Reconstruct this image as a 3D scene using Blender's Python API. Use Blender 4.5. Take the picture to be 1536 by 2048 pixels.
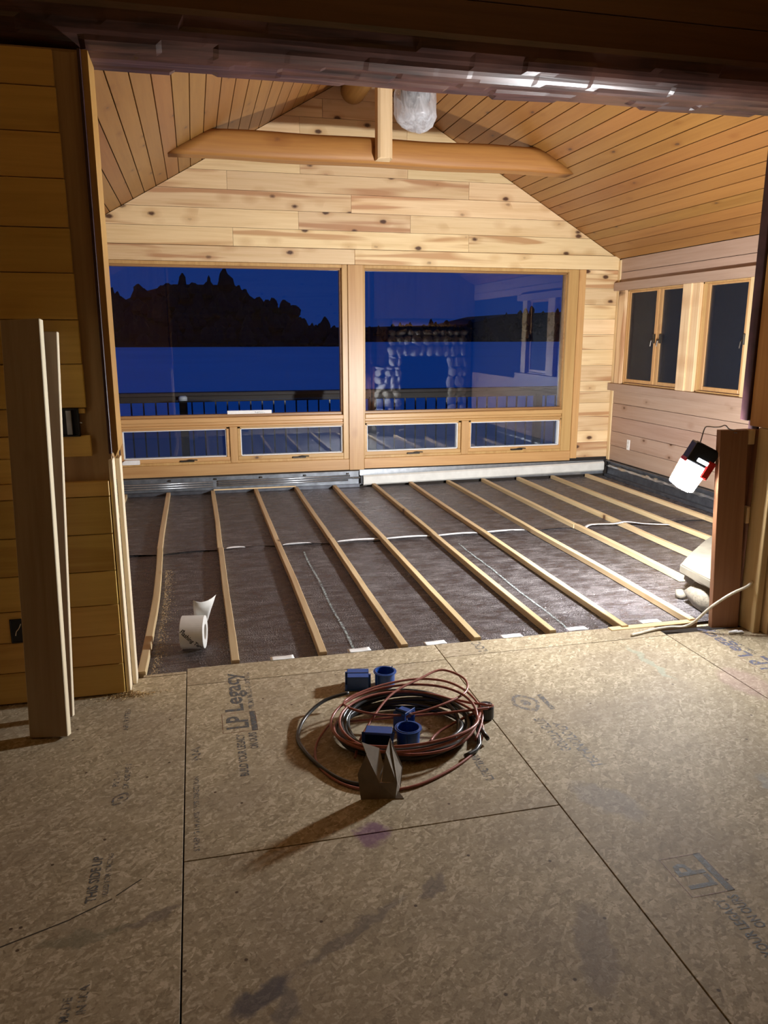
import bpy, bmesh, math, random
from mathutils import Vector, Matrix, noise
random.seed(7)
for o in list(bpy.data.objects): bpy.data.objects.remove(o)
SC = bpy.context.scene
COL = SC.collection
R = math.radians

# ------------------------------------------------------------------ camera
cam_d = bpy.data.cameras.new('camera'); cam = bpy.data.objects.new('camera', cam_d); COL.objects.link(cam)
cam.location = (0, 0, 1.53); cam.rotation_euler = (R(90 - 12.9), 0, R(-13.6))
cam_d.sensor_fit = 'HORIZONTAL'; cam_d.sensor_width = 36; cam_d.lens = 36 * 1540 / 1536
cam_d.clip_start = .02; cam_d.clip_end = 5000
SC.camera = cam
# ------------------------------------------------------------------ dusk sky
W = bpy.data.worlds.new('dusk_sky'); SC.world = W; W.use_nodes = True
W.node_tree.nodes['Background'].inputs[0].default_value = (0.018, 0.122, 0.68, 1)
W.node_tree.nodes['Background'].inputs[1].default_value = 0.235
# ------------------------------------------------------------------ exposure
SC.view_settings.view_transform = 'Standard'; SC.view_settings.look = 'None'
SC.view_settings.gamma = 1; SC.view_settings.use_curve_mapping = False
SC.view_settings.exposure = 0.0
SC.cycles.diffuse_bounces = 6
# work light: brightness of the lens faces (flood front to the windows, side, foot, rear diffuser)
LAMP_FRONT, LAMP_SIDE, LAMP_FOOT, LAMP_REAR = 4600.0, 2500.0, 420.0, 560.0

# ================================================================== helpers
def T(o, label=None, cat=None, group=None, kind=None):
    if label: o['label'] = label
    if cat: o['category'] = cat
    if group: o['group'] = group
    if kind: o['kind'] = kind
    return o
def link(name, me, mat=None, parent=None, loc=None, rot=None, smooth=False):
    o = bpy.data.objects.new(name, me); COL.objects.link(o)
    if mat is not None and len(me.materials) == 0: me.materials.append(mat)
    if parent is not None: o.parent = parent
    if loc is not None: o.location = loc
    if rot is not None: o.rotation_euler = rot
    if smooth:
        me.polygons.foreach_set('use_smooth', [True] * len(me.polygons))
    return o
def empty(name, loc=(0, 0, 0), rot=(0, 0, 0)):
    o = bpy.data.objects.new(name, None); COL.objects.link(o); o.location = loc; o.rotation_euler = rot
    o.empty_display_size = .05
    return o
def mesh_py(name, v, f):
    me = bpy.data.meshes.new(name); me.from_pydata(v, [], f); me.update(); return me
def bm_me(name, bm):
    me = bpy.data.meshes.new(name); bmesh.ops.recalc_face_normals(bm, faces=bm.faces); bm.to_mesh(me); bm.free(); return me
def bm_box(bm, x0, x1, y0, y1, z0, z1, bev=0.0, mat=None):
    b = bmesh.new() if bev else bm
    vs = [b.verts.new(p) for p in ((x0,y0,z0),(x1,y0,z0),(x1,y1,z0),(x0,y1,z0),(x0,y0,z1),(x1,y0,z1),(x1,y1,z1),(x0,y1,z1))]
    for q in ((0,3,2,1),(4,5,6,7),(0,1,5,4),(1,2,6,5),(2,3,7,6),(3,0,4,7)): b.faces.new([vs[i] for i in q])
    if bev:
        bmesh.ops.bevel(b, geom=list(b.edges), offset=bev, segments=1, affect='EDGES', profile=.5)
        me = bpy.data.meshes.new('t'); b.to_mesh(me); b.free(); bm.from_mesh(me); bpy.data.meshes.remove(me)
def box(name, x0, x1, y0, y1, z0, z1, mat, parent=None, bev=.002, off=(0, 0, 0)):
    """box with its origin at its own centre, coordinates in the parent's frame"""
    c = Vector(((x0+x1)/2, (y0+y1)/2, (z0+z1)/2)); h = ((x1-x0)/2, (y1-y0)/2, (z1-z0)/2)
    bm = bmesh.new(); bm_box(bm, -h[0], h[0], -h[1], h[1], -h[2], h[2], min(bev, min(h)*.8))
    return link(name, bm_me(name, bm), mat, parent, c)
def boxes(name, lst, mat, parent=None, bev=.002):
    xs = [(l[0]+l[1])/2 for l in lst]; ys = [(l[2]+l[3])/2 for l in lst]; zs = [(l[4]+l[5])/2 for l in lst]
    c = Vector((sum(xs)/len(xs), sum(ys)/len(ys), sum(zs)/len(zs)))
    bm = bmesh.new()
    for l in lst: bm_box(bm, l[0]-c.x, l[1]-c.x, l[2]-c.y, l[3]-c.y, l[4]-c.z, l[5]-c.z, bev)
    return link(name, bm_me(name, bm), mat, parent, c)
def clip(poly, a, b, c):
    """keep a*x+b*y<=c"""
    out = []
    for i in range(len(poly)):
        p, q = poly[i], poly[(i+1) % len(poly)]
        dp, dq = a*p[0]+b*p[1]-c, a*q[0]+b*q[1]-c
        if dp <= 0: out.append(p)
        if dp*dq < 0:
            t = dp/(dp-dq); out.append((p[0]+t*(q[0]-p[0]), p[1]+t*(q[1]-p[1])))
    return out
def prism_y(name, poly, y0, y1, mat, parent=None, bev=0):
    """poly in (x,z) extruded along y"""
    cx = sum(p[0] for p in poly)/len(poly); cz = sum(p[1] for p in poly)/len(poly); cy = (y0+y1)/2; n = len(poly)
    bm = bmesh.new()
    a = [bm.verts.new((p[0]-cx, y0-cy, p[1]-cz)) for p in poly]; b = [bm.verts.new((p[0]-cx, y1-cy, p[1]-cz)) for p in poly]
    bm.faces.new(a); bm.faces.new(b[::-1])
    for i in range(n): bm.faces.new((a[i], b[i], b[(i+1) % n], a[(i+1) % n]))
    if bev: bmesh.ops.bevel(bm, geom=[e for e in bm.edges], offset=bev, segments=1, affect='EDGES')
    return link(name, bm_me(name, bm), mat, parent, (cx, cy, cz))
def prism_z(name, poly, z0, z1, mat, parent=None, bev=0):
    cx = sum(p[0] for p in poly)/len(poly); cy = sum(p[1] for p in poly)/len(poly); n = len(poly)
    bm = bmesh.new()
    a = [bm.verts.new((p[0]-cx, p[1]-cy, z0)) for p in poly]; b = [bm.verts.new((p[0]-cx, p[1]-cy, z1)) for p in poly]
    bm.faces.new(a[::-1]); bm.faces.new(b)
    for i in range(n): bm.faces.new((a[i], a[(i+1) % n], b[(i+1) % n], b[i]))
    if bev: bmesh.ops.bevel(bm, geom=[e for e in bm.edges], offset=bev, segments=2, affect='EDGES')
    return link(name, bm_me(name, bm), mat, parent, (cx, cy, 0))
def bm_tube(bm, pts, r, seg=8, closed=False, rad=None):
    pts = [Vector(p) for p in pts]; n = len(pts); rings = []
    up = Vector((0, 0, 1)); prev = None
    for i, p in enumerate(pts):
        if closed: t = pts[(i+1) % n]-pts[i-1]
        else: t = pts[min(i+1, n-1)]-pts[max(i-1, 0)]
        t.normalize()
        if prev is None:
            a = t.cross(up)
            if a.length < .05: a = t.cross(Vector((1, 0, 0)))
        else: a = prev - t*prev.dot(t)
        a.normalize(); prev = a; b = t.cross(a)
        rr = rad[i] if rad else r
        rings.append([bm.verts.new(p + (a*math.cos(k*2*math.pi/seg)+b*math.sin(k*2*math.pi/seg))*rr) for k in range(seg)])
    for i in range(n if closed else n-1):
        A, B = rings[i], rings[(i+1) % n]
        for k in range(seg): bm.faces.new((A[k], A[(k+1) % seg], B[(k+1) % seg], B[k]))
    if not closed: bm.faces.new(rings[0][::-1]); bm.faces.new(rings[-1])
def tube(name, pts, r, mat, parent=None, seg=8, closed=False, rad=None):
    bm = bmesh.new(); bm_tube(bm, pts, r, seg, closed, rad)
    return link(name, bm_me(name, bm), mat, parent, smooth=True)
def lathe_bm(bm, prof, seg=32, axis='Z', cap=True):
    """prof: list of (r, h)"""
    rings = []
    for r, h in prof:
        ring = []
        for k in range(seg):
            a = 2*math.pi*k/seg; p = (r*math.cos(a), r*math.sin(a), h)
            if axis == 'X': p = (p[2], p[0], p[1])
            if axis == 'Y': p = (p[0], p[2], p[1])
            ring.append(bm.verts.new(p))
        rings.append(ring)
    for A, B in zip(rings, rings[1:]):
        for k in range(seg): bm.faces.new((A[k], A[(k+1) % seg], B[(k+1) % seg], B[k]))
    if cap: bm.faces.new(rings[0][::-1]); bm.faces.new(rings[-1])
def smoothpath(ctrl, n=6, closed=False):
    P = [Vector(p) for p in ctrl]; N = len(P); out = []
    rng = range(N) if closed else range(N-1)
    for i in rng:
        if closed: p0, p1, p2, p3 = P[i-1], P[i], P[(i+1) % N], P[(i+2) % N]
        else: p0, p1, p2, p3 = P[max(i-1, 0)], P[i], P[i+1], P[min(i+2, N-1)]
        for k in range(n):
            t = k/n
            out.append(.5*((2*p1)+(-p0+p2)*t+(2*p0-5*p1+4*p2-p3)*t*t+(-p0+3*p1-3*p2+p3)*t**3))
    if not closed: out.append(P[-1])
    return out
def text_mesh(txt, size, width=None, align='LEFT'):
    cu = bpy.data.curves.new('lettering', 'FONT'); cu.body = txt; cu.size = size; cu.align_x = align; cu.resolution_u = 2; cu.offset = size*.022
    ob = bpy.data.objects.new('lettering', cu); COL.objects.link(ob)
    bpy.context.view_layer.update()
    dg = bpy.context.evaluated_depsgraph_get(); me = bpy.data.meshes.new_from_object(ob.evaluated_get(dg))
    bpy.data.objects.remove(ob); bpy.data.curves.remove(cu); me.materials.clear()
    if width:
        xs = [v.co.x for v in me.vertices]; s = width/(max(xs)-min(xs)); x0 = min(xs)
        for v in me.vertices: v.co.x = (v.co.x-x0)*s
    return me

# ================================================================== materials
class NT:
    def __init__(s, name):
        s.m = bpy.data.materials.new(name); s.m.use_nodes = True; s.t = s.m.node_tree; s.t.nodes.clear()
        s.out = s.t.nodes.new('ShaderNodeOutputMaterial')
    def n(s, typ, ins=None, **kw):
        nd = s.t.nodes.new('ShaderNode'+typ)
        for k, v in kw.items(): setattr(nd, k, v)
        for k, v in (ins or {}).items():
            i = nd.inputs[k]
            if isinstance(v, bpy.types.NodeSocket): s.t.links.new(v, i)
            else: i.default_value = v
        return nd
    def math(s, op, a, b=0.0, c=0.0, cl=False): return s.n('Math', {0: a, 1: b, 2: c}, operation=op, use_clamp=cl).outputs[0]
    def vmath(s, op, a, b): return s.n('VectorMath', {0: a, 1: b}, operation=op).outputs[0]
    def ramp(s, fac, stops):
        r = s.n('ValToRGB', {0: fac}); e = r.color_ramp.elements
        while len(e) < len(stops): e.new(.5)
        for k, (p, c) in enumerate(stops):
            e[k].position = p; e[k].color = (*c, 1) if len(c) == 3 else c
        return r.outputs[0]
    def mix(s, f, a, b, bt='MIX'):
        m = s.n('Mix', data_type='RGBA', blend_type=bt)
        for i, v in ((0, f), (6, a), (7, b)):
            if isinstance(v, bpy.types.NodeSocket): s.t.links.new(v, m.inputs[i])
            else: m.inputs[i].default_value = (*v, 1) if isinstance(v, tuple) and len(v) == 3 else v
        return m.outputs[2]
    def mr(s, v, a, b, c=0.0, d=1.0): return s.n('MapRange', {0: v, 1: a, 2: b, 3: c, 4: d}).outputs[0]
    def done(s, sh): s.t.links.new(sh, s.out.inputs[0]); return s.m
    def pbsdf(s, col, rough=.5, bump=None, bstr=.3, bdist=.002, **kw):
        ins = {'Base Color': col if isinstance(col, bpy.types.NodeSocket) else (*col, 1), 'Roughness': rough}
        ins.update(kw)
        if bump is not None:
            ins['Normal'] = s.n('Bump', {'Height': bump, 'Strength': bstr, 'Distance': bdist}).outputs[0]
        return s.n('BsdfPrincipled', ins).outputs[0]
    def rnd(s): return s.n('ObjectInfo').outputs['Random']
    def ocoord(s):
        r = s.rnd()
        off = s.n('CombineXYZ', {0: s.math('MULTIPLY', r, 37.3), 1: s.math('MULTIPLY', r, 91.7), 2: s.math('MULTIPLY', r, 53.1)}).outputs[0]
        return s.vmath('ADD', s.n('TexCoord').outputs['Object'], off)
    dim = '3D'
    def noise(s, v, sc=1.0, det=3.0, rough=.55, dist=0.0): return s.n('TexNoise', {'Vector': v, 'Scale': sc, 'Detail': det, 'Roughness': rough, 'Distortion': dist}, noise_dimensions=s.dim).outputs[0]
def sc3(axis, along, across): return tuple(along if a == axis else across for a in 'XYZ')

def wood(name, light, dark, axis='X', rough=.45, knot=(.09, .04, .018), kn=.5, streak=.35, var=.22, kscale=(4.0, 7.0), spec=.4, deep=None, hue=.012, ksz=1.0):
    deep = deep or {'X': 'Y', 'Y': 'Z', 'Z': 'Y'}[axis]
    t = NT(name); v = t.ocoord()
    g1 = t.noise(t.vmath('MULTIPLY', v, sc3(axis, 1.6, 42.)), 1, 4, .6, .4)
    g2 = t.noise(t.vmath('MULTIPLY', v, sc3(axis, .55, 7.)), 1, 3, .5, .8)
    f = t.math('ADD', t.math('MULTIPLY', g1, .55), t.math('MULTIPLY', g2, .45))
    mid = tuple((a*.6+b*.4) for a, b in zip(light, dark))
    c = t.ramp(f, [(.30, dark), (.47, mid), (.62, light)])
    # heartwood streaks
    g3 = t.noise(t.vmath('MULTIPLY', v, sc3(axis, .5, 8.)), 1, 2, .5, 1.2)
    hs = t.mr(g3, .56, .66, 0, streak)
    c = t.mix(hs, c, (dark[0]*.72, dark[1]*.55, dark[2]*.5))
    # knots
    vo = t.n('TexVoronoi', {'Vector': t.vmath('MULTIPLY', v, tuple(.6 if a == deep else kscale[0] if a == axis else kscale[1] for a in 'XYZ')), 'Scale': 1.0})
    pick = t.mr(t.n('SeparateColor', {0: vo.outputs['Color']}).outputs[0], 1-kn, 1-kn+.02)
    d = t.math('ADD', vo.outputs['Distance'], t.math('MULTIPLY', t.math('SUBTRACT', t.noise(v, 40), .5), .06))
    km = t.math('MULTIPLY', t.mr(d, .13*ksz, .07*ksz), pick); halo = t.math('MULTIPLY', t.mr(d, .32*ksz, .12*ksz, 0, .45), pick)
    c = t.mix(halo, c, (dark[0]*.7, dark[1]*.55, dark[2]*.45)); c = t.mix(km, c, knot)
    r = t.rnd()
    val = t.math('ADD', t.math('MULTIPLY', t.math('FRACT', t.math('MULTIPLY', r, 7.31)), var), 1-var*.6)
    hue = t.math('ADD', t.math('MULTIPLY', t.math('FRACT', t.math('MULTIPLY', r, 13.7)), hue), .5-hue/2)
    c = t.n('HueSaturation', {'Hue': hue, 'Saturation': 1.0, 'Value': val, 'Color': c}).outputs[0]
    return t.done(t.pbsdf(c, rough, **{'Specular IOR Level': spec}))
PINE_L, PINE_D = (.78, .58, .33), (.63, .42, .20)
M = {}
for ax in 'XYZ':
    M['pine'+ax] = wood('pine_panelling_'+ax.lower(), PINE_L, PINE_D, ax, .5, kn=.55, streak=.85, ksz=1.35)
    M['trim'+ax] = wood('varnished_pine_'+ax.lower(), (.55, .335, .13), (.42, .225, .075), ax, .38, kn=.28, streak=.2)
    M['stud'+ax] = wood('raw_stud_'+ax.lower(), (.76, .58, .33), (.62, .43, .21), ax, .6, kn=.12, streak=.1)
M['pinkX'] = wood('pinkish_panelling_x', (.42, .29, .215), (.33, .21, .145), 'Y', .5, kn=.2, streak=.1, var=.12, deep='X')
M['ceil'] = wood('ceiling_boards', (.30, .138, .034), (.225, .093, .021), 'Y', .42, kn=.3, streak=.12, var=.13, kscale=(4., 9.))
M['oldwall'] = wood('aged_panelling', (.72, .47, .125), (.54, .32, .075), 'X', .42, kn=.25, streak=.3, var=.25, kscale=(2.4, 5.))
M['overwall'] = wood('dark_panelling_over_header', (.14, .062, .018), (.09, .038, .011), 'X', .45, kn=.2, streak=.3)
M['studR'] = wood('golden_stud', (.56, .40, .20), (.44, .29, .13), 'Z', .6, kn=.15)
M['litZ'] = wood('lamplit_sawn_edge', (.86, .76, .55), (.76, .63, .42), 'Z', .6, kn=.08, streak=.1)  # paler wood: lamp light on the facing edges is put into the colour
M['stop'] = wood('dark_window_stop', (.34, .185, .07), (.24, .115, .04), 'X', .4, kn=.1)
M['backing'] = wood('brown_backing_board', (.46, .31, .15), (.32, .20, .09), 'Z', .6, kn=.1)
M['ambZ'] = wood('amber_jamb', (.58, .33, .10), (.42, .21, .05), 'Z', .35, kn=.2, streak=.2)
M['redplank'] = wood('reddish_plank', (.36, .17, .085), (.23, .10, .05), 'Z', .5, kn=.3, streak=.4)
M['log'] = wood('peeled_log', (.37, .185, .042), (.26, .11, .025), 'X', .55, kn=.5, streak=.35, kscale=(2.6, 5.), deep='Y', ksz=1.2)
M['logY'] = wood('ridge_log', (.62, .37, .13), (.46, .25, .07), 'Y', .4, kn=.5, streak=.2, kscale=(2.2, 3.5))
M['sleeper'] = wood('sleeper_pine', (.58, .44, .25), (.43, .30, .15), 'Y', .6, kn=.15, streak=.2)
M['lumber'] = wood('weathered_lumber', (.47, .37, .26), (.36, .27, .18), 'Z', .6, kn=.15, streak=.2)
M['rail'] = wood('weathered_railing', (.045, .03, .02), (.025, .017, .011), 'X', .6, kn=.1)
M['deck'] = wood('deck_boards', (.16, .11, .075), (.09, .06, .04), 'X', .6, kn=.1)

def plain(name, col, rough=.5, metal=0.0, nsc=0, namt=.15, bump=0, **kw):
    t = NT(name)
    if nsc:
        v = t.n('TexCoord').outputs['Object']; f = t.noise(v, nsc, 4)
        c = t.mix(t.mr(f, .3, .7), tuple(x*(1-namt) for x in col), tuple(min(1, x*(1+namt)) for x in col))
        return t.done(t.pbsdf(c, rough, f if bump else None, bump, .002, Metallic=metal, **kw))
    return t.done(t.pbsdf(col, rough, Metallic=metal, **kw))
M['dark'] = plain('dark_cavity', (.02, .014, .01), .9, nsc=8)
M['black'] = plain('black_plastic', (.012, .013, .016), .35, nsc=60)
M['box'] = plain('dark_box_plastic', (.015, .018, .024), .4, nsc=60)
M['red'] = plain('red_plastic', (.55, .02, .018), .35, nsc=60)
M['blue'] = plain('blue_plastic', (.015, .068, .27), .35, nsc=50, namt=.1)
M['steel'] = plain('galvanised_steel', (.42, .44, .46), .3, .85, nsc=20, bump=.1)
M['midsteel'] = plain('dull_steel_sheet', (.17, .18, .195), .4, .7, nsc=14, namt=.3, bump=.1)
M['screw'] = plain('screw_steel', (.35, .35, .36), .35, .9, nsc=80)
M['enamel'] = plain('cream_enamel', (.62, .61, .56), .4, nsc=12, namt=.08)
M['darksteel'] = plain('dark_heater_steel', (.10, .105, .12), .35, .6, nsc=18, namt=.3)
M['white'] = plain('white_plastic', (.78, .77, .74), .5, nsc=30, namt=.06)
M['paper'] = plain('white_paper', (.80, .80, .78), .7, nsc=30, namt=.05)
M['kraft'] = plain('tape_adhesive_side', (.36, .20, .09), .5, nsc=25)
M['tape'] = plain('white_tape_backing', (.74, .73, .69), .45, nsc=25, namt=.04)
M['card'] = plain('grey_cardboard', (.20, .165, .125), .75, nsc=30, namt=.15)
M['cardlit'] = plain('lamplit_cardboard', (.42, .38, .32), .75, nsc=30, namt=.1)  # lighter copy of the card, lamp light put into its colour
M['rubber'] = plain('black_cable_rubber', (.034, .036, .037), .3, nsc=40)
M['redcable'] = plain('red_cable_rubber', (.32, .11, .082), .36, nsc=40)
M['cablewhite'] = plain('white_cable_sheath', (.72, .66, .54), .45, nsc=30)
M['bronze'] = plain('bronze_hardware', (.05, .04, .03), .35, .5, nsc=50)
M['gasket'] = plain('white_gasket', (.72, .72, .70), .5, nsc=30, namt=.05)
M['stone'] = plain('field_stone', (.58, .56, .52), .75, nsc=9, namt=.25, bump=.5)
M['boulder'] = plain('hearth_boulder', (.15, .128, .095), .8, nsc=9, namt=.3, bump=.4)
M['mortar'] = plain('dark_mortar', (.10, .095, .09), .9, nsc=30, bump=.4)
M['slab'] = plain('hearth_flagstone', (.105, .09, .066), .75, nsc=7, namt=.25, bump=.4)
M['soot'] = plain('sooty_firebox', (.03, .028, .026), .9, nsc=12)
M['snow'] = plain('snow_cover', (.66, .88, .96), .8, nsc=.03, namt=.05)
M['conifer'] = plain('dark_conifer', (.010, .016, .010), .9, nsc=.4, namt=.4)
M['dust'] = plain('sawdust', (.66, .50, .27), .9, nsc=60)
M['ceilmain'] = wood('main_room_ceiling', (.50, .29, .11), (.38, .20, .07), 'X', .5)
M['wallmain'] = wood('main_room_panelling', (.54, .32, .12), (.42, .23, .075), 'X', .5)

def glass_mat():
    t = NT('window_glass'); fr = t.n('Fresnel', {'IOR': 1.56}).outputs[0]
    tr = t.n('BsdfTransparent', {0: (.93, .95, .97, 1)}).outputs[0]
    gl = t.n('BsdfGlossy', {'Color': (1, 1, 1, 1), 'Roughness': 0.0}).outputs[0]
    return t.done(t.n('MixShader', {0: fr, 1: tr, 2: gl}).outputs[0])
M['glass'] = glass_mat()
def screen_mat():
    t = NT('insect_screen_mesh')
    return t.done(t.n('MixShader', {0: .38, 1: t.n('BsdfTransparent', {0: (1, 1, 1, 1)}).outputs[0], 2: t.pbsdf((.014, .019, .032), .6)}).outputs[0])
M['screen'] = screen_mat()
def bag_mat():
    t = NT('clear_plastic_bag'); v = t.n('TexCoord').outputs['Object']
    f = t.noise(t.vmath('MULTIPLY', v, (22, 22, 7)), 1, 4, .6, 1.)
    p = t.pbsdf((.80, .82, .86), .25, f, .6, .01)
    tl = t.n('BsdfTranslucent', {0: (.8, .82, .86, 1)}).outputs[0]
    s = t.n('MixShader', {0: .45, 1: p, 2: tl}).outputs[0]
    tr = t.n('BsdfTransparent', {0: (1, 1, 1, 1)}).outputs[0]
    return t.done(t.n('MixShader', {0: t.mr(f, .3, .7, .25, .75), 1: tr, 2: s}).outputs[0])
M['bag'] = bag_mat()
def header_mat():
    t = NT('dark_hewn_timber'); v = t.n('TexCoord').outputs['Object']
    f = t.noise(t.vmath('MULTIPLY', v, (2.5, 30, 30)), 1, 4, .6, .6); g = t.noise(v, 2.5, 3)
    c = t.mix(t.mr(f, .3, .7), (.022, .010, .008), (.095, .040, .030)); c = t.mix(t.mr(g, .5, .75, 0, .6), c, (.15, .062, .042))
    return t.done(t.pbsdf(c, .36, f, .35, .003, **{'Specular IOR Level': .6}))
M['header'] = header_mat()
M['darkpaint'] = plain('dark_maroon_stain', (.045, .018, .022), .45, nsc=14, namt=.4)

def osb_mat():
    t = NT('osb_subfloor'); t.dim = '2D'; v = t.ocoord(); pos = t.n('NewGeometry').outputs['Position']
    vals = []
    for k, (a, al, ac) in enumerate(((8, 20, 85), (68, 24, 100), (125, 18, 80), (160, 28, 120))):
        mp = t.n('Mapping', {'Vector': v, 'Rotation': (0, 0, R(a)), 'Location': (k*3.1, k*1.7, 0)}).outputs[0]
        wob = t.n('TexNoise', {'Vector': mp, 'Scale': 14.0, 'Detail': 1.0}, noise_dimensions='2D').outputs[1]
        mp = t.vmath('ADD', mp, t.vmath('MULTIPLY', wob, (.016, .016, 0)))
        vo = t.n('TexVoronoi', {'Vector': t.vmath('MULTIPLY', mp, (al, ac, 1)), 'Scale': 1.0}, voronoi_dimensions='2D')
        vals.append(t.n('SeparateColor', {0: vo.outputs['Color']}).outputs[0])
    n1 = t.mr(t.noise(v, 34, 2), .44, .56); n2 = t.mr(t.noise(t.vmath('ADD', v, (5, 9, 0)), 42, 2), .44, .56); n3 = t.mr(t.noise(t.vmath('ADD', v, (2, 3, 7)), 50, 2), .5, .62)
    m1 = t.n('Mix', {0: n1, 2: vals[0], 3: vals[1]}).outputs[0]; m2 = t.n('Mix', {0: n2, 2: m1, 3: vals[2]}).outputs[0]; m3 = t.n('Mix', {0: n3, 2: m2, 3: vals[3]}).outputs[0]
    fine = t.noise(v, 160, 3)
    f = t.math('ADD', t.math('MULTIPLY', m3, .75), t.math('MULTIPLY', fine, .25))
    c = t.ramp(f, [(.12, (.26, .206, .125)), (.35, (.36, .292, .185)), (.62, (.43, .352, .230)), (.86, (.60, .51, .365))])
    # large blotches: trodden dirt
    bl = t.noise(v, 2.2, 4); c = t.mix(t.mr(bl, .42, .72, 0, .38), c, (.24, .185, .135))
    # dark flecks / nail heads
    vf = t.n('TexVoronoi', {'Vector': v, 'Scale': 12.0}, voronoi_dimensions='2D'); pk = t.math('GREATER_THAN', t.n('SeparateColor', {0: vf.outputs['Color']}).outputs[1], .94)
    c = t.mix(t.math('MULTIPLY', t.mr(vf.outputs['Distance'], .07, .045), pk), c, (.09, .06, .035))
    # stains and scuffs lying on the boards
    sx = t.n('SeparateXYZ', {0: t.vmath('ADD', pos, t.vmath('MULTIPLY', t.vmath('SUBTRACT', t.n('TexNoise', {'Vector': pos, 'Scale': 16.0, 'Detail': 3.0}, noise_dimensions='2D').outputs[1], (.5, .5, .5)), (.07, .07, 0)))})
    px, py = sx.outputs[0], sx.outputs[1]
    for (x, y, rx, ry, a, col, amt) in ((.469, 2.085, .06, .055, 0, (.17, .07, .15), .75), (.587, 1.82, .055, .022, 55, (.13, .105, .09), .65), (.555, 1.77, .03, .012, 0, (.13, .10, .09), .5),
            (.33, 1.70, .19, .022, 32, (.14, .115, .095), .6), (.08, 1.555, .085, .035, 28, (.07, .065, .085), .75), (.13, 1.52, .03, .06, 0, (.12, .11, .115), .5), (-.19, 1.875, .085, .016, 22, (.15, .12, .10), .6),
            (-.36, 1.845, .12, .022, 5, (.15, .145, .09), .55), (1.28, 2.08, .14, .07, 120, (.22, .22, .25), .35), (1.9, 1.98, .12, .05, 100, (.33, .36, .36), .4), (2.05, 3.05, .02, .20, 0, (.33, .38, .29), .5), (.92, 1.5, .16, .05, 70, (.17, .14, .13), .45), (2.35, 2.75, .1, .16, 0, (.45, .27, .28), .3)):
        ca, sa = math.cos(R(a)), math.sin(R(a))
        dx = t.math('SUBTRACT', px, x); dy = t.math('SUBTRACT', py, y)
        u = t.math('MULTIPLY', t.math('MULTIPLY_ADD', dx, ca, t.math('MULTIPLY', dy, sa)), 1/rx)
        w = t.math('MULTIPLY', t.math('MULTIPLY_ADD', dx, -sa, t.math('MULTIPLY', dy, ca)), 1/ry)
        d = t.math('ADD', t.math('MULTIPLY', u, u), t.math('MULTIPLY', w, w))
        c = t.mix(t.mr(d, 1.25, .55, 0, amt), c, col)
    return t.done(t.pbsdf(c, .68, fine, .3, .0008, **{'Specular IOR Level': .3}))
M['osb'] = osb_mat()
M['osbedge'] = plain('osb_cut_edge', (.40, .28, .14), .8, nsc=60, namt=.3)
def foil_mat():
    t = NT('foil_bubble_insulation'); t.dim = '2D'; v = t.n('TexCoord').outputs['Object']
    rip = t.noise(t.vmath('MULTIPLY', v, (7, 75, 1)), 1, 4, .65, .6)
    big = t.noise(v, 3.0, 4, .6)
    scrim = t.n('TexVoronoi', {'Vector': t.vmath('MULTIPLY', v, (110, 110, 1)), 'Scale': 1.0}, voronoi_dimensions='2D').outputs['Distance']
    dust = t.noise(t.vmath('MULTIPLY', v, (2.0, 4.0, 1)), 2.6, 8, .75)
    spk = t.mr(t.noise(v, 150, 2), .66, .72)
    h = t.math('ADD', t.math('MULTIPLY', rip, .8), t.math('ADD', t.math('MULTIPLY', scrim, .8), t.math('MULTIPLY', big, .9)))
    bump = t.n('Bump', {'Height': h, 'Strength': .9, 'Distance': .006}).outputs[0]
    met = t.n('BsdfPrincipled', {'Base Color': (.34, .315, .335, 1), 'Metallic': 1.0, 'Roughness': .22, 'Normal': bump}).outputs[0]
    f = t.math('ADD', t.math('MULTIPLY', rip, .5), t.math('MULTIPLY', dust, .5))
    c = t.ramp(f, [(.40, (.026, .020, .021)), (.52, (.065, .055, .056)), (.64, (.15, .137, .135))])
    c = t.mix(t.math('MULTIPLY', spk, t.mr(dust, .4, .6)), c, (.55, .52, .48))
    dif = t.n('BsdfPrincipled', {'Base Color': c, 'Roughness': .7, 'Normal': bump}).outputs[0]
    return t.done(t.n('MixShader', {0: t.mr(dust, .35, .65, .5, .8), 1: met, 2: dif}).outputs[0])
M['foil'] = foil_mat()
M['foilback'] = plain('white_foil_edge', (.72, .74, .76), .35, .3, nsc=30)
def ink_mat(name, col, wear):
    t = NT(name); v = t.n('NewGeometry').outputs['Position']
    w = t.mr(t.noise(v, 55, 4, .7), .38, .62, wear, 1.0)
    return t.done(t.n('MixShader', {0: w, 1: t.n('BsdfTransparent').outputs[0], 2: t.pbsdf(col, .6)}).outputs[0])
M['ink'] = ink_mat('grey_ink', (.10, .105, .11), .45); M['inkfaint'] = ink_mat('faint_grey_ink', (.13, .13, .135), .0)
M['inkghost'] = ink_mat('ghost_ink', (.20, .19, .18), .0); M['inkred'] = ink_mat('red_brown_ink', (.20, .07, .04), .4); M['inkblack'] = plain('black_ink', (.02, .02, .02), .6, nsc=40)
M['line'] = ink_mat('foil_print_line', (.30, .35, .34), 0.0); M['inkblue'] = ink_mat('blue_grey_ink', (.14, .15, .24), .3); M['linedark'] = plain('saw_cut_shadow', (.05, .035, .02), .9, nsc=40)
def emit(name, s):
    t = NT(name); return t.done(t.n('Emission', {0: (.97, .98, 1.0, 1), 1: s}).outputs[0])
M['lens'] = emit('lamp_lens', LAMP_SIDE); M['lensfront'] = emit('lamp_lens_front', LAMP_FRONT); M['lensfoot'] = emit('lamp_lens_foot', LAMP_FOOT); M['lensrear'] = emit('lamp_lens_rear', LAMP_REAR)
M['lenssmall'] = emit('lamp_charge_light', 6.0)

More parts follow.
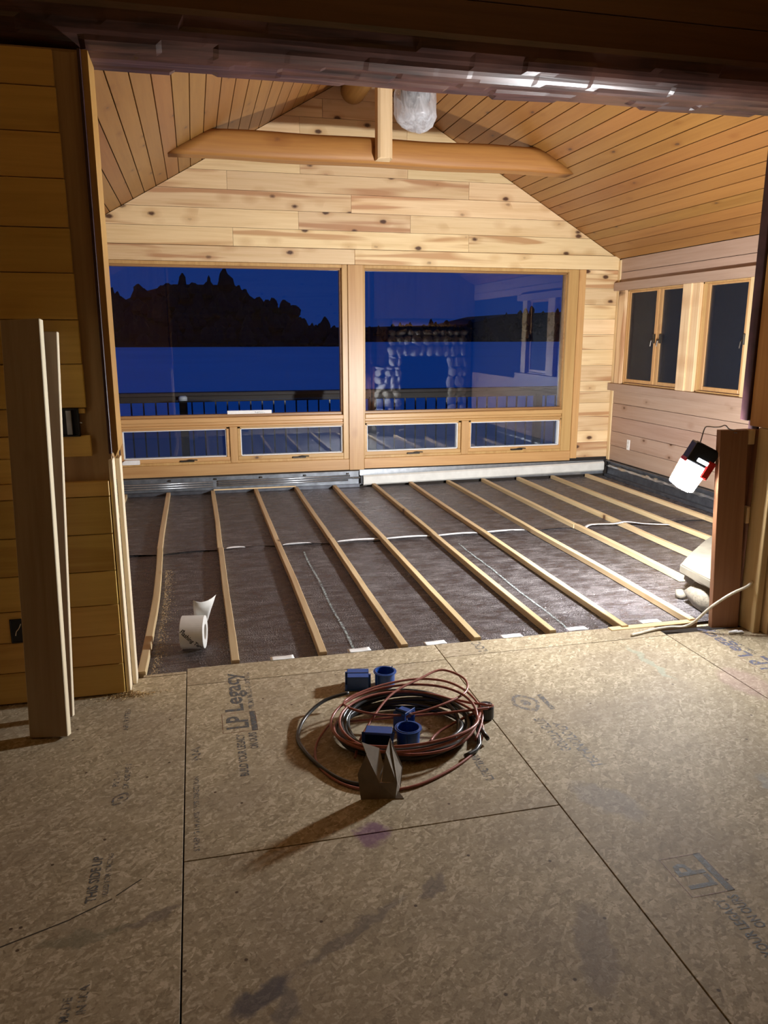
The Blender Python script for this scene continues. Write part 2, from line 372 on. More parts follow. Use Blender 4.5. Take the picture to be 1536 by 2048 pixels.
# ================================================================== STRUCTURE
YB = 7.85; XR = 4.51; XL = -1.21; RX, RZ = 1.65, 3.96; EZ = 2.33; SL = (RZ-EZ)/(XR-RX)   # sunroom shell
YW = 3.31                                                                                # partition, camera side

# ---------------- floor of the main room: OSB sheets
floor = box('floor', -3.2, 5.6, -3.6, 3.44, -.12, -.0195, M['dark'])
T(floor, 'OSB sheet subfloor of the dark main room', 'floor', kind='structure')
def osb(x0, x1, y0, y1):
    g = .0022
    return box('osb_panel', x0+g, x1-g, y0+g, y1-g, -.019, 0, M['osb'], None, .0008)
panels = {}
for key, (x0, x1, ys) in dict(A=(-1.33, -.11, (-.4, .87, 3.44)), B=(-.11, 1.11, (-.4, .87, 2.09, 3.31, 3.50)), C=(1.11, 2.335, (-.4, .9, 3.335, 3.50)), D=(2.335, 3.55, (-.4, 1.7, 3.345)), Z=(-2.55, -1.33, (-.4, 2.0, 3.3)), E=(3.55, 4.77, (-.4, 2.0, 3.3))).items():
    for j in range(len(ys)-1): panels[key+str(j)] = osb(x0, x1, ys[j], ys[j+1])
panels['A_strip'] = osb(-.305, -.11, 3.442, 3.47)
for o in panels.values():
    o.parent = floor; o.location = o.location - floor.location
def on_panel(key, name, me, mat, x, y, rz=90, z=.0006):
    p = panels[key]; o = link(name, me, mat, p, (x-(p.location.x+floor.location.x), y-(p.location.y+floor.location.y), z-(p.location.z+floor.location.z)), (0, 0, R(rz)))
    return o
def ltr(key, txt, size, x, y, length, mat='ink', rz=90):
    return on_panel(key, 'printed_lettering', text_mesh(txt, size, length), M[mat], x, y, rz)
def rect_me(w, h, t=0):
    if not t: return mesh_py('ink_block', [(0, 0, 0), (w, 0, 0), (w, h, 0), (0, h, 0)], [(0, 1, 2, 3)])
    v = [(0, 0, 0), (w, 0, 0), (w, h, 0), (0, h, 0), (t, t, 0), (w-t, t, 0), (w-t, h-t, 0), (t, h-t, 0)]
    return mesh_py('ink_frame', v, [(0, 1, 5, 4), (1, 2, 6, 5), (2, 3, 7, 6), (3, 0, 4, 7)])
def stamp(key, x, y, mat='ink', legacy=True, lp2=None):
    """the maker's stamp: x = right edge of the big letters, y = foot of the LP box; reads away from the camera"""
    on_panel(key, 'printed_frame', rect_me(.165, .138, .0025), M['inkred'], x+.036, y)
    ltr(key, 'LP', .122, x, y+.030, .105, mat)
    on_panel(key, 'printed_bar', rect_me(.165, .022), M[mat], x+.034, y)
    if legacy:
        ltr(lp2 or key, 'Legacy', .105, x-.012, y+.18, .38, mat); ltr(lp2 or key, 'PREMIUM SUB-FLOORING', .032, x+.034, y+.19, .36, 'inkfaint')
    ltr(key, 'BUILD YOUR LEGACY', .044, x-.022, y-.32, .30, mat); ltr(key, 'ON OURS', .044, x+.026, y-.14, .125, mat)
stamp('B2', .135, 2.834); stamp('C0', 1.375, 1.60, legacy=False); stamp('D1', 2.60, 2.82, 'inkblue')
ltr('A1', 'THIS SIDE UP', .04, -.345, 1.975, .20); ltr('A1', 'SIZED FOR SPACING', .022, -.315, 1.99, .19, 'inkfaint')
ltr('A1', 'APA RATED', .03, -.335, 2.955, .18, 'inkfaint'); ltr('A1', 'IN USA', .03, -.325, 1.60, .085, 'inkfaint'); ltr('A1', 'MADE', .03, -.36, 1.585, .07, 'inkfaint')
ltr('B2', 'STRENGTH AXIS THIS DIRECTION', .026, -.062, 2.13, .42, 'inkfaint'); ltr('B2', 'LIFETIME', .045, .955, 2.285, .17, 'inkfaint'); ltr('B2', 'NA', .045, -.055, 2.66, .10, 'inkfaint')
ltr('C1', 'GORILLA GLUE', .06, 1.315, 2.40, .26, 'inkfaint'); ltr('C1', 'TECHNOLOGY', .06, 1.375, 2.27, .34, 'inkfaint')
ltr('C2', 'LOC', .07, 1.345, 3.36, .12, 'inkfaint')
def leafmark(key, x, y, rx, ry, rz, mat):
    n = 16; v = []; f = []
    for k in range(n):
        a = 2*math.pi*k/n; r_ = 1-.35*abs(math.sin(a))
        v += [(rx*math.cos(a)*r_, ry*math.sin(a), 0), (rx*.72*math.cos(a)*r_, ry*.72*math.sin(a), 0)]
    for k in range(n): f.append((2*k, 2*((k+1) % n), 2*((k+1) % n)+1, 2*k+1))
    m0 = len(v); v += [(rx*.35*math.cos(2*math.pi*k/8), ry*.35*math.sin(2*math.pi*k/8), 0) for k in range(8)]; f.append(tuple(range(m0, m0+8)))
    on_panel(key, 'printed_mark', mesh_py('printed_mark', v, f), M[mat], x, y, rz)
leafmark('A1', -.322, 2.471, .042, .026, 60, 'inkfaint'); leafmark('C1', 1.30, 2.80, .085, .06, 100, 'inkghost'); on_panel('C1', 'printed_bar', rect_me(.14, .022), M['inkfaint'], 1.40, 2.72)
ltr('A1', 'EXPOSURE 1', .028, -.30, 2.53, .16, 'inkfaint'); ltr('A1', 'PS 2-18', .028, -.335, 2.55, .10, 'inkfaint')
for a, b in (((-.60, 1.845), (-.40, 1.92)), ((-.40, 1.922), (-.30, 1.975)), ((-.29, 1.985), (-.225, 2.04))):
    d = math.hypot(b[0]-a[0], b[1]-a[1]); on_panel('A1', 'saw_cut', rect_me(d, .004), M['linedark'], a[0], a[1], math.degrees(math.atan2(b[1]-a[1], b[0]-a[0])))

# ---------------- sunroom floor deck below the foil
fl2 = box('floor_sunroom', XL, XR, 3.505, YB, -.12, -.045, M['osb'])
T(fl2, 'plank deck of the sunroom hidden under foil insulation', 'floor', kind='structure')

# ---------------- back wall (gable)
ROOT = {}
def root(name, label, cat='wall', loc=(0, 0, 0)):
    o = empty(name, loc); T(o, label, cat, kind='structure'); ROOT[name] = o; return o
wb = root('wall_back', 'pine boarded gable wall around the lake windows', loc=(1.65, YB+.03, 0))
OW = (-1.65, -(YB+.03), 0)
def wrel(o, parent):
    o.parent = parent; o.location = Vector(o.location) - parent.location; return o
rows = [2.363+.168*k for k in range(11)]
joints = {0: (.42, 2.79), 1: (1.05, 2.17), 2: (1.57,), 3: (.385, 2.78), 4: (1.075, 2.14), 5: (.5, 2.3), 6: (1.08, 2.13), 7: (1.3,), 8: (1.9,), 9: ()}
for k in range(10):
    z0, z1 = rows[k], rows[k+1]; xs = [XL-.05] + list(joints[k]) + [XR+.05]
    for a, b in zip(xs, xs[1:]):
        poly = [(a+.0012, z0+.0016), (b-.0012, z0+.0016), (b-.0012, z1-.0016), (a+.0012, z1-.0016)]
        poly = clip(poly, -SL, 1, EZ-SL*XL-.004); poly = clip(poly, SL, 1, EZ+SL*XR-.004)
        if len(poly) < 3: continue
        dp = random.uniform(-.0012, .0012)
        wrel(prism_y('plank', poly, YB+dp, YB+.02, M['pineX']), wb)
z = .19; hts = [.17, .13, .16, .15, .125, .115, .17, .17, .16, .165, .15, .17, .15, .10]
for h in hts:
    z1 = min(z+h, 2.215)
    if z1-z > .03: wrel(box('plank', 4.125, XR, YB+random.uniform(-.001, .001), YB+.02, z+.001, z1-.001, M['pineX'], None, .001), wb)
    z = z1
for k in range(12): wrel(box('plank', XL, -.822, YB+random.uniform(-.001, .001), YB+.02, .19+.1687*k+.001, .19+.1687*(k+1)-.001, M['pineX'], None, .001), wb)
# solid wall behind the boards, with the window openings left free
def wall_bits(name, lst, mat, parent):
    for l in lst: wrel(box(name, *l, mat, None, 0), parent)
gpoly = [(XL-.1, 2.19), (XR+.1, 2.19), (XR+.1, 2.3), (RX, RZ+.06), (XL-.1, 2.3)]
wrel(prism_y('sheathing', gpoly, YB+.022, YB+.16, M['dark']), wb)
wall_bits('sheathing', [(XL-.1, -.80, YB+.022, YB+.16, -.12, 2.19), (1.53, 1.67, YB+.05, YB+.16, .16, 2.19), (4.0, XR+.1, YB+.022, YB+.16, -.12, 2.19), (-.8, 4.0, YB+.022, YB+.16, -.12, .2)], M['dark'], wb)

# ---------------- trims round the lake windows
def trim(n, lst, mat, label):
    o = boxes('trim_%d' % n, lst, mat, None, .003); T(o, label, 'trim', kind='structure'); return o
trim(1, [(XL, 1.598, YB-.012, YB+.02, 2.218, 2.36)], M['pineX'], 'knotty pine head casing over the left lake window')
trim(2, [(1.60, XR, YB-.012, YB+.02, 2.218, 2.36)], M['pineX'], 'pine head casing over the right lake window')
trim(3, [(1.525, 1.682, YB-.018, YB+.1, .155, 2.216)], M['trimZ'], 'wide pine mullion board between the two lake windows')
trim(4, [(4.045, 4.122, YB-.014, YB+.02, .185, 2.216)], M['trimZ'], 'narrow pine side casing right of the right lake window')
trim(5, [(-.9, 1.523, YB-.014, YB+.02, .158, .272)], M['trimX'], 'pine apron board below the left lake window')
trim(6, [(1.684, 4.043, YB-.014, YB+.02, .165, .272)], M['trimX'], 'pine apron board below the right lake window')

# ---------------- lake windows
def lake_window(n, x0, x1, g0, g1, splits, label):
    w = empty('window_%d' % n, ((x0+x1)/2, YB, .27)); T(w, label, 'window', kind='structure')
    P = lambda o: wrel(o, w)
    P(boxes('window_frame', [(x0, g0-.015, YB-.004, YB+.13, .272, 2.216), (g1+.015, x1, YB-.004, YB+.13, .272, 2.216), (g0-.015, g1+.015, YB-.004, YB+.13, 2.185, 2.216), (g0-.015, g1+.015, YB+.0, YB+.13, .272, .30)], M['trimZ'], None, .003))
    P(boxes('frame_stop', [(g0-.03, g0, YB+.035, YB+.12, .76, 2.18), (g1, g1+.03, YB+.035, YB+.12, .76, 2.18), (g0-.03, g1+.03, YB+.035, YB+.12, 2.165, 2.186), (g0-.03, g1+.03, YB+.04, YB+.12, .735, .762)], M['stop'], None, .004))
    P(boxes('transom_moulding', [(g0-.015, g1+.015, YB-.01, YB+.12, .69, .735), (g0-.015, g1+.015, YB+.012, YB+.12, .66, .69), (g0-.015, g1+.015, YB-.002, YB+.12, .640, .66)], M['trimX'], None, .005))
    P(box('pane', g0-.01, g1+.01, YB+.078, YB+.084, .75, 2.175, M['glass'], None, 0))
    for (a, b, hx) in splits:
        s = P(boxes('awning_sash', [(a-.03, a, YB+.015, YB+.10, .30, .638), (b, b+.03, YB+.015, YB+.10, .30, .638), (a-.03, b+.03, YB+.015, YB+.10, .618, .638), (a-.03, b+.03, YB+.005, YB+.10, .30, .338)], M['trimX'], None, .003))
        Q = lambda o: wrel2(o, s, w)
        Q(boxes('gasket', [(a-.001, a+.009, YB+.03, YB+.09, .338, .618), (b-.009, b+.001, YB+.03, YB+.09, .338, .618), (a, b, YB+.03, YB+.09, .609, .619), (a, b, YB+.03, YB+.09, .337, .346)], M['gasket'], None, .001))
        Q(box('pane', a+.005, b-.005, YB+.066, YB+.071, .34, .615, M['glass'], None, 0))
        Q(box('insect_screen', a+.002, b-.002, YB+.0905, YB+.0912, .338, .617, M['screen'], None, 0))
        bm = bmesh.new(); bm_box(bm, -.07, .07, -.014, .01, -.012, .006, .004); bm_tube(bm, [(0, -.012, .004), (.03, -.02, .012), (.10, -.022, .008)], .006, 6)
        Q(link('crank_handle', bm_me('crank_handle', bm), M['bronze'], None, (hx, YB, .312)))
    mids = (splits[0][1]+splits[1][0])/2
    P(boxes('sash_mullion', [(splits[0][1]+.032, splits[1][0]-.032, YB-.006, YB+.1, .275, .64)], M['trimZ'], None, .004))
    return w
def wrel2(o, s, w):
    o.parent = s; o.location = Vector(o.location)-s.location-w.location; return o
lw = lake_window(1, -.82, 1.523, -.745, 1.452, ((-.72, .275, -.12), (.415, 1.46, 1.0)), 'left lake window, one big fixed pane above two awning sashes')
rw = lake_window(2, 1.684, 4.043, 1.712, 3.912, ((1.72, 2.725, 2.22), (2.87, 3.915, 3.40)), 'right lake window, one big fixed pane above two awning sashes')

# ---------------- right wall of the sunroom
wr = root('wall_right', 'pinkish pine side wall of the sunroom with casement windows', loc=(XR, 5.6, 0))
for z0, z1 in ((2.192, 2.33), (2.088, 2.19)):
    wrel(box('plank', XR+random.uniform(-.001, .001), XR+.02, 3.5, YB-.03, z0+.0015, z1-.0015, M['pinkX'], None, .001), wr)
zz = [.165, .33, .49, .655, .80, .938]
for a, b in zip(zz, zz[1:]): wrel(box('plank', XR+random.uniform(-.001, .001), XR+.02, 3.5, YB-.03, a+.002, b-.002, M['pinkX'], None, .001), wr)
wrel(box('corner_board', XR-.012, XR+.02, YB-.055, YB-.002, .16, 2.32, M['pineZ'], None, .003), wr)
wall_bits('sheathing', [(XR+.021, XR+.08, 3.3, YB+.16, -.12, .95), (XR+.021, XR+.08, 3.3, YB+.16, 2.06, 2.4), (XR+.021, XR+.06, 7.66, YB+.16, .95, 2.06), (XR+.03, XR+.06, 6.42, 6.55, .95, 2.06), (XR+.021, XR+.06, 3.3, 5.62, .95, 2.06)], M['dark'], wr)
trim(7, [(XR-.055, XR+.02, 5.4, YB-.012, 2.0, 2.086)], M['pinkX'], 'projecting pine head ledge above the side windows')
trim(8, [(XR-.055, XR+.02, 5.4, YB-.012, .94, 1.018)], M['pinkX'], 'projecting pine sill ledge below the side windows')
trim(9, [(XR-.03, XR+.02, 7.635, 7.76, 1.02, 2.0)], M['pinkX'] if False else M['pineZ'], 'pine casing beside the corner of the side windows')
trim(10, [(XR-.03, XR+.05, 6.36, 6.47, 1.02, 2.0), (XR-.045, XR+.05, 6.47, 6.60, 1.02, 2.0)], M['pineZ'], 'stepped pine mullion between the two side windows')
trim(11, [(XR-.03, XR+.02, 5.55, 5.70, 1.02, 2.0)], M['pineZ'], 'pine casing at the near end of the side windows')
def side_window(n, y0, y1, sashes, label):
    w = empty('window_%d' % n, (XR, (y0+y1)/2, 1.02)); T(w, label, 'window', kind='structure')
    wrel(boxes('window_frame', [(XR-.0, XR+.064, y0, y0+.02, 1.02, 2.0), (XR, XR+.064, y1-.02, y1, 1.02, 2.0), (XR, XR+.064, y0, y1, 1.985, 2.0), (XR, XR+.064, y0, y1, 1.02, 1.035)], M['trimZ'], None, .002), w)
    for a, b, hy in sashes:
        s = wrel(boxes('casement_sash', [(XR+.012, XR+.06, a-.045, a, 1.04, 1.985), (XR+.012, XR+.06, b, b+.045, 1.04, 1.985), (XR+.012, XR+.06, a, b, 1.968, 1.985), (XR+.012, XR+.06, a, b, 1.04, 1.075)], M['trimZ'], None, .003), w)
        wrel2(box('pane', XR+.034, XR+.040, a-.005, b+.005, 1.065, 1.975, M['glass'], None, 0), s, w)
        wrel2(box('insect_screen', XR+.022, XR+.0228, a-.004, b+.004, 1.068, 1.972, M['screen'], None, 0), s, w)
        bm = bmesh.new(); bm_box(bm, -.02, .0, -.012, .012, -.045, .045, .003); bm_tube(bm, [(-.018, 0, .0), (-.04, 0, -.02), (-.045, .004, -.075)], .006, 6)
        wrel2(link('latch', bm_me('latch', bm), M['bronze'], None, (XR+.012, hy, 1.50)), s, w)
    return w
side_window(3, 6.60, 7.635, ((7.112, 7.59, 7.09), (6.625, 7.0, 6.98)), 'far side window with two narrow casement sashes')
side_window(4, 5.70, 6.36, ((5.775, 6.268, 5.752),), 'near side window with a single casement sash')
# ---------------- left wall of the sunroom (behind the jamb) and the enclosing main room
wl = root('wall_left', 'pine side wall of the sunroom hidden behind the left jamb', loc=(XL, 5.6, 0))
wall_bits('plank', [(XL-.1, XL, 3.4, YB+.1, .03+.168*k, .03+.168*k+.165) for k in range(14)], M['pinkX'], wl)
wall_bits('sheathing', [(XL-.16, XL-.1, 3.4, YB+.1, -.1, 2.5)], M['dark'], wl)
# ---------------- ceiling slopes
def ceiling(name, side, label):
    c = root(name, label, 'ceiling', (RX+side*1.4, 5.6, 3.1))
    ln = math.hypot(XR-RX, RZ-EZ); th = math.atan2(RZ-EZ, XR-RX); n = 27; wd = ln/n
    for k in range(n):
        bm = bmesh.new(); bm_box(bm, -wd/2+.003, wd/2-.003, -2.2, 2.2, 0, .018, .002)
        o = link('ceiling_board', bm_me('ceiling_board', bm), M['ceil'])
        s = (k+.5)*wd; x = XR-RX-s*math.cos(th); zc = EZ+s*math.sin(th)
        o.location = (RX+side*x, 5.66, zc+.001+random.uniform(0, .001)); o.rotation_euler = (0, side*th, 0); wrel(o, c)
    bm = bmesh.new(); bm_box(bm, -ln/2-.2, ln/2+.02, -2.3, 2.3, .0215, .06)
    o = link('roof_deck', bm_me('roof_deck', bm), M['dark']); o.location = (RX+side*(XR-RX)/2, 5.66, (EZ+RZ)/2); o.rotation_euler = (0, side*th, 0)
    if side < 0:
        for v in o.data.vertices: v.co.x = -v.co.x
        o.data.flip_normals()
    wrel(o, c)
    return c
ceiling('ceiling_left', -1, 'left slope of the orange tongue-and-groove sunroom ceiling')
ceiling('ceiling_right', 1, 'right slope of the orange tongue-and-groove sunroom ceiling')

# ---------------- partition wall between the rooms
wf = root('wall_front', 'dark varnished pine panelling left of the opening and over it', loc=(-1.5, YW, 0))
F = lambda o: wrel(o, wf)
F(box('sheathing', -3.2, -.36, YW+.025, YW+.18, -.0, 2.56, M['backing'], None, 0))
F(box('backing_board', -.62, -.352, YW+.008, YW+.024, .0, 2.545, M['backing'], None, .001))
z = 2.545
uppers = [2.545, 2.42, 2.265, 2.105, 1.93, 1.765, 1.59, 1.42, 1.247]
for k, (b, a) in enumerate(zip(uppers, uppers[1:])):
    F(box('plank', -3.2, -.445+.002*k, YW-.012+random.uniform(-.001, .001), YW+.007, a+.0015, b-.0015, M['oldwall'], None, .002))
F(box('plank', -3.2, -.545, YW-.012, YW+.007, 1.14, 1.245, M['oldwall'], None, .002)); F(box('plank', -.466, -.437, YW-.012, YW+.007, 1.226, 1.245, M['oldwall'], None, .001))
F(box('plank', -3.2, -.424, YW-.012, YW+.007, 1.052, 1.137, M['oldwall'], None, .002)); F(box('plank', -3.2, -.56, YW-.012, YW+.007, .95, 1.05, M['oldwall'], None, .002))
lowers = [.95, .885, .725, .565, .415, .28, .145, .006]
for b, a in zip(lowers, lowers[1:]):
    if a < .33 < b or a < .39 < b and a > .28:
        pass
    F(box('plank', -3.2, -.368+random.uniform(-.001, .001), YW-.022+random.uniform(-.001, .001), YW+.007, a+.0015, b-.0015, M['oldwall'], None, .002))
# planks above the header
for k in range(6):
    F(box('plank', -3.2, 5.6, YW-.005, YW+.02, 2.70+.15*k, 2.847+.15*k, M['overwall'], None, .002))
F(box('sheathing', -3.2, 5.6, YW+.021, YW+.18, 2.69, 4.1, M['dark'], None, 0))
F(box('sheathing', 2.90, 5.6, YW+.0, YW+.05, -.0, 2.56, M['backing'], None, 0)); F(box('sheathing', 2.83, 5.6, YW+.05, YW+.185, 1.80, 2.56, M['backing'], None, 0))

for k in range(15):
    F(box('plank', 2.90, 5.6, YW-.02, YW-.001, .006+.168*k, .006+.168*k+.165, M['oldwall'], None, .002))
def header():
    """big dark hewn header: rounded front arris, split scales along the underside"""
    x0, x1 = -3.2, 5.6; nx = 420
    prof = []   # (y, z, scale depth)
    for k in range(9): prof.append((3.525-.145*k/8, 2.553, 1.0))
    for k in range(1, 10):
        a = R(10*k); prof.append((3.38-.10*math.sin(a), 2.653-.10*math.cos(a), 1.0-.06*k))
    prof += [(3.278, 2.69, .2), (3.285, 2.715, 0), (3.36, 2.72, 0), (3.525, 2.72, 0)]
    npf = len(prof)
    rng = random.Random(3)
    # lanes of long scales
    lanes = []
    for j in range(7):
        x = x0; segs = []
        while x < x1:
            L = rng.uniform(.10, .42); segs.append((x, x+L, rng.uniform(0, .014), rng.uniform(-.02, .02))); x += L
        lanes.append(segs)
    def dep(x, j):
        l = lanes[min(6, int(j*7/19))]
        for a, b, d, s in l:
            if a <= x < b: return d + s*(x-(a+b)/2)*.6
        return 0
    v = []; f = []
    for i in range(nx+1):
        x = x0+(x1-x0)*i/nx
        wav = .006*noise.noise(Vector((x*1.3, 0, 0)))
        for j, (y, z_, s) in enumerate(prof):
            d = dep(x, j)*s
            ny, nz = (0, -1) if j < 9 else (-math.sin(R(10*(j-8))), -math.cos(R(10*(j-8)))) if j < 18 else (0, 0)
            v.append((x-1.2, y-3.4+ny*-d+.0, z_-2.63-nz*d+wav*s))
    for i in range(nx):
        for j in range(npf):
            a = i*npf+j; b = i*npf+(j+1) % npf; f.append((a, b, b+npf, a+npf))
    f.append(tuple(range(npf))); f.append(tuple(range(nx*npf, nx*npf+npf))[::-1])
    me = mesh_py('header', v, f); bm = bmesh.new(); bm.from_mesh(me); bmesh.ops.recalc_face_normals(bm, faces=bm.faces); bm.to_mesh(me); bm.free()
    o = link('header_beam', me, M['header'], None, (1.2, 3.4, 2.63)); return o
T(header(), 'dark hewn timber header with split scales over the wide opening', 'beam')

# left jamb of the opening
jl = root('door_frame_left', 'left jamb of the opening', 'jamb', (-.335, 3.4, 0)); jl.name = 'trim_12'
jl['label'] = 'left jamb of the opening, amber board above raw stud ends'
J = lambda o: wrel(o, jl)
J(prism_y('jamb_board', [(-.345, 1.07), (-.335, 1.045), (-.322, 1.075), (-.322, 2.552), (-.345, 2.552)], 3.30, 3.50, M['ambZ']))
J(box('dark_casing', -.358, -.3455, 3.288, 3.48, 1.06, 2.552, M['darkpaint'], None, .002))
J(box('stud', -.345, -.325, 3.38, 3.45, 0, 1.03, M['litZ'], None, .003)); J(box('stud', -.364, -.346, 3.298, 3.375, 0, 1.035, M['litZ'], None, .003))  # stud colour lightened to carry the lamp light on it
J(box('stud', -.355, -.332, 3.30, 3.372, 0, .95, M['studZ'], None, .003)) if False else None
# right jamb of the opening
jr = root('door_frame_right', 'right jamb', 'jamb', (2.8, 3.4, 0)); jr.name = 'trim_13'
jr['label'] = 'right jamb of the opening, amber board with dark maroon edge'
J2 = lambda o: wrel(o, jr)
J2(box('jamb_board', 2.782, 2.81, 3.24, 3.438, 1.075, 2.552, M['ambZ'], None, .003)); J2(box('dark_casing', 2.770, 2.81, 3.44, 3.50, 1.10, 2.552, M['darkpaint'], None, .003)); J2(box('dark_casing', 2.800, 2.815, 3.40, 3.47, 1.03, 1.10, M['darkpaint'], None, .003))
J2(box('stud', 2.788, 2.826, 3.25, 3.372, 0, 1.072, M['studR'], None, .003)); J2(box('stud', 2.842, 2.88, 3.22, 3.308, .0, 1.072, M['studZ'], None, .003)); J2(box('sheathing_block', 2.845, 2.9, 3.195, 3.218, .0, .24, M['redplank'], None, .003))
J2(box('shim_block', 2.735, 2.775, 3.375, 3.40, .985, 1.062, M['studZ'], None, .003)); J2(box('shim_block', 2.762, 2.782, 3.36, 3.395, .57, .66, M['studZ'], None, .003))

J2(box('stud', 2.705, 2.787, 3.402, 3.44, 0, 1.06, M['redplank'], None, .003))  # dark filler added unseen behind the plank to block leaking lamp light
J2(box('stud', 2.792, 2.85, 3.373, 3.43, 0, 1.06, M['redplank'], None, .003))
# main room shell behind the camera
box_root = root('wall_main', 'dark pine wall of the main room behind the camera', loc=(1.2, -3.6, 0)); box_root.name = 'wall_rear'
for k in range(20): wrel(box('plank', -3.2, 5.6, -3.62, -3.6, .17*k+.001, .17*k+.169, M['wallmain'], None, .002), box_root)
for nm, xa, xb, lb in (('wall_main_left', -3.22, -3.2, 'dark pine left wall of the main room'), ('wall_main_right', 5.6, 5.62, 'dark pine right wall of the main room')):
    rr = root(nm, lb, 'wall', (xa, -.1, 0))
    wrel(box('sheathing', xa-.05 if xa < 0 else xa+.02, xa if xa < 0 else xa+.07, -3.7, 3.5, -.1, 3.5, M['dark'], None, 0), rr)
    for k in range(20): wrel(box('plank', xa, xb, -3.6, 3.3, .17*k+.001, .17*k+.169, M['wallmain'], None, .002), rr)
cm = box('ceiling_main', -3.3, 5.7, -3.7, 3.5, 3.42, 3.5, M['ceilmain']); T(cm, 'dark wooden ceiling of the main room', 'ceiling', kind='structure')

# ================================================================== BEAMS IN THE SUNROOM
def tie():
    """tie log with mitred ends that die into the ceiling slopes"""
    YT, zb, zt = 6.93, 2.935, 3.165; seg = 20; n = 24; v = []; f = []; r = (zt-zb)/2; zc = (zt+zb)/2
    for i in range(n+1):
        t = i/n
        for k in range(seg):
            a = 2*math.pi*k/seg; rr = r*(1+.02*math.sin(3*a+i*.4))
            ca_, sa_ = math.cos(a), math.sin(a); y = rr*.92*math.copysign(abs(ca_)**.6, ca_); z_ = rr*math.copysign(abs(sa_)**.7, sa_)
            if z_ < -r*.86: z_ = -r*.86
            xl = XL+(zc+z_-EZ)/SL; xr = XR-(zc+z_-EZ)/SL
            v.append((xl+(xr-xl)*t-RX, y, z_+.004*math.sin(i*.7)*(0 < i < n)))
    for i in range(n):
        for k in range(seg): f.append((i*seg+k, i*seg+(k+1) % seg, (i+1)*seg+(k+1) % seg, (i+1)*seg+k))
    f.append(tuple(range(seg))[::-1]); f.append(tuple(range(n*seg, n*seg+seg)))
    o = link('tie_beam', mesh_py('tie_beam', v, f), M['log'], None, (RX, YT, zc), smooth=True)
    return o
T(tie(), 'orange peeled-log tie beam spanning the vaulted sunroom ceiling', 'beam')
def king():
    bm = bmesh.new(); w = .062
    pts = [(-w, -.055), (-w+.02, -.07), (w-.02, -.07), (w, -.055), (w, .05), (-w, .05)]
    lo = [bm.verts.new((x, y, 0)) for x, y in pts]; hi = [bm.verts.new((x, y, .93)) for x, y in pts]
    lo[1].co.z = lo[2].co.z = .012
    bm.faces.new(lo[::-1]); bm.faces.new(hi)
    for i in range(6): bm.faces.new((lo[i], lo[(i+1) % 6], hi[(i+1) % 6], hi[i]))
    return link('king_post', bm_me('king_post', bm), M['studZ'], None, (1.635, 6.775, 2.965))
T(king(), 'chamfered pine king post in front of the log tie beam', 'post')
rl = tube('ridge_log', [(0, 0, 0), (0, 2.0, 0), (0, 4.33, 0)], .118, M['logY'], None, 20); rl.location = (1.595, 3.52, 3.79)
T(rl, 'round ridge log running under the peak of the ceiling', 'beam')

# ================================================================== FOIL INSULATION + SLEEPERS
SLX = [-.73, -.315, .117, .54, .955, 1.345, 1.765, 2.172, 2.583, 2.993, 3.397, 3.81, 4.22]
def foil(name, x0, x1, y0, y1, curl_far, curl_near, label, seed):
    nx, ny = int((x1-x0)/.03), int((y1-y0)/.03); v = []; f = []
    for j in range(ny+1):
        y = y0+(y1-y0)*j/ny
        for i in range(nx+1):
            x = x0+(x1-x0)*i/nx
            bay = min(abs(x-s) for s in SLX); free = min(1, max(0, (bay-.02)/.12))
            h = .004*noise.noise(Vector((x*3, y*2.2, seed)))*free+.0015*noise.noise(Vector((x*2, y*22, seed)))*free
            dn, df = y-y0, y1-y
            if curl_near: h += free*.012*math.exp(-dn/.05)*(.6+.6*noise.noise(Vector((x*2.5, 9, seed))))
            if curl_far: h += free*.016*math.exp(-df/.04)*(.7+.8*noise.noise(Vector((x*2.2, 3, seed))))
            ye = y + (.06*noise.noise(Vector((x*1.1, 5, seed)))*(math.exp(-dn/.3) if curl_near else math.exp(-df/.3) if curl_far else 0))
            v.append((x-x0, ye-y0, max(h, -.006)))
    for j in range(ny):
        for i in range(nx): a = j*(nx+1)+i; f.append((a, a+1, a+nx+2, a+nx+1))
    o = link(name, mesh_py(name, v, f), M['foil'], None, (x0, y0, 0), smooth=True)
    return T(o, label, 'insulation')
fo1 = foil('foil_insulation', XL+.02, XR-.02, 3.525, 5.68, True, False, 'near foil bubble insulation sheet with dusty silver surface', 1.0); fo1.location.z = -.026
fo2 = foil('foil_insulation', XL+.02, XR-.02, 5.63, 7.79, False, True, 'far foil bubble insulation sheet below the lake windows', 4.0); fo2.location.z = -.020
for x, y0, y1, z_ in ((.71, 3.56, 5.45, 0), (1.895, 3.60, 5.40, 0), (2.99, 4.25, 5.35, 0)):
    n = 30; v = []; f = []
    for i in range(n+1):
        y = y0+(y1-y0)*i/n; w = .006
        for s in (-1, 1): v.append((s*w+.004*math.sin(y*7), y-y0, .0055+.0012*math.sin(y*31)))
    for i in range(n): f.append((2*i, 2*i+1, 2*i+3, 2*i+2))
    link('printed_line', mesh_py('printed_line', v, f), M['line'], fo1, (x-fo1.location.x, y0-fo1.location.y, 0))
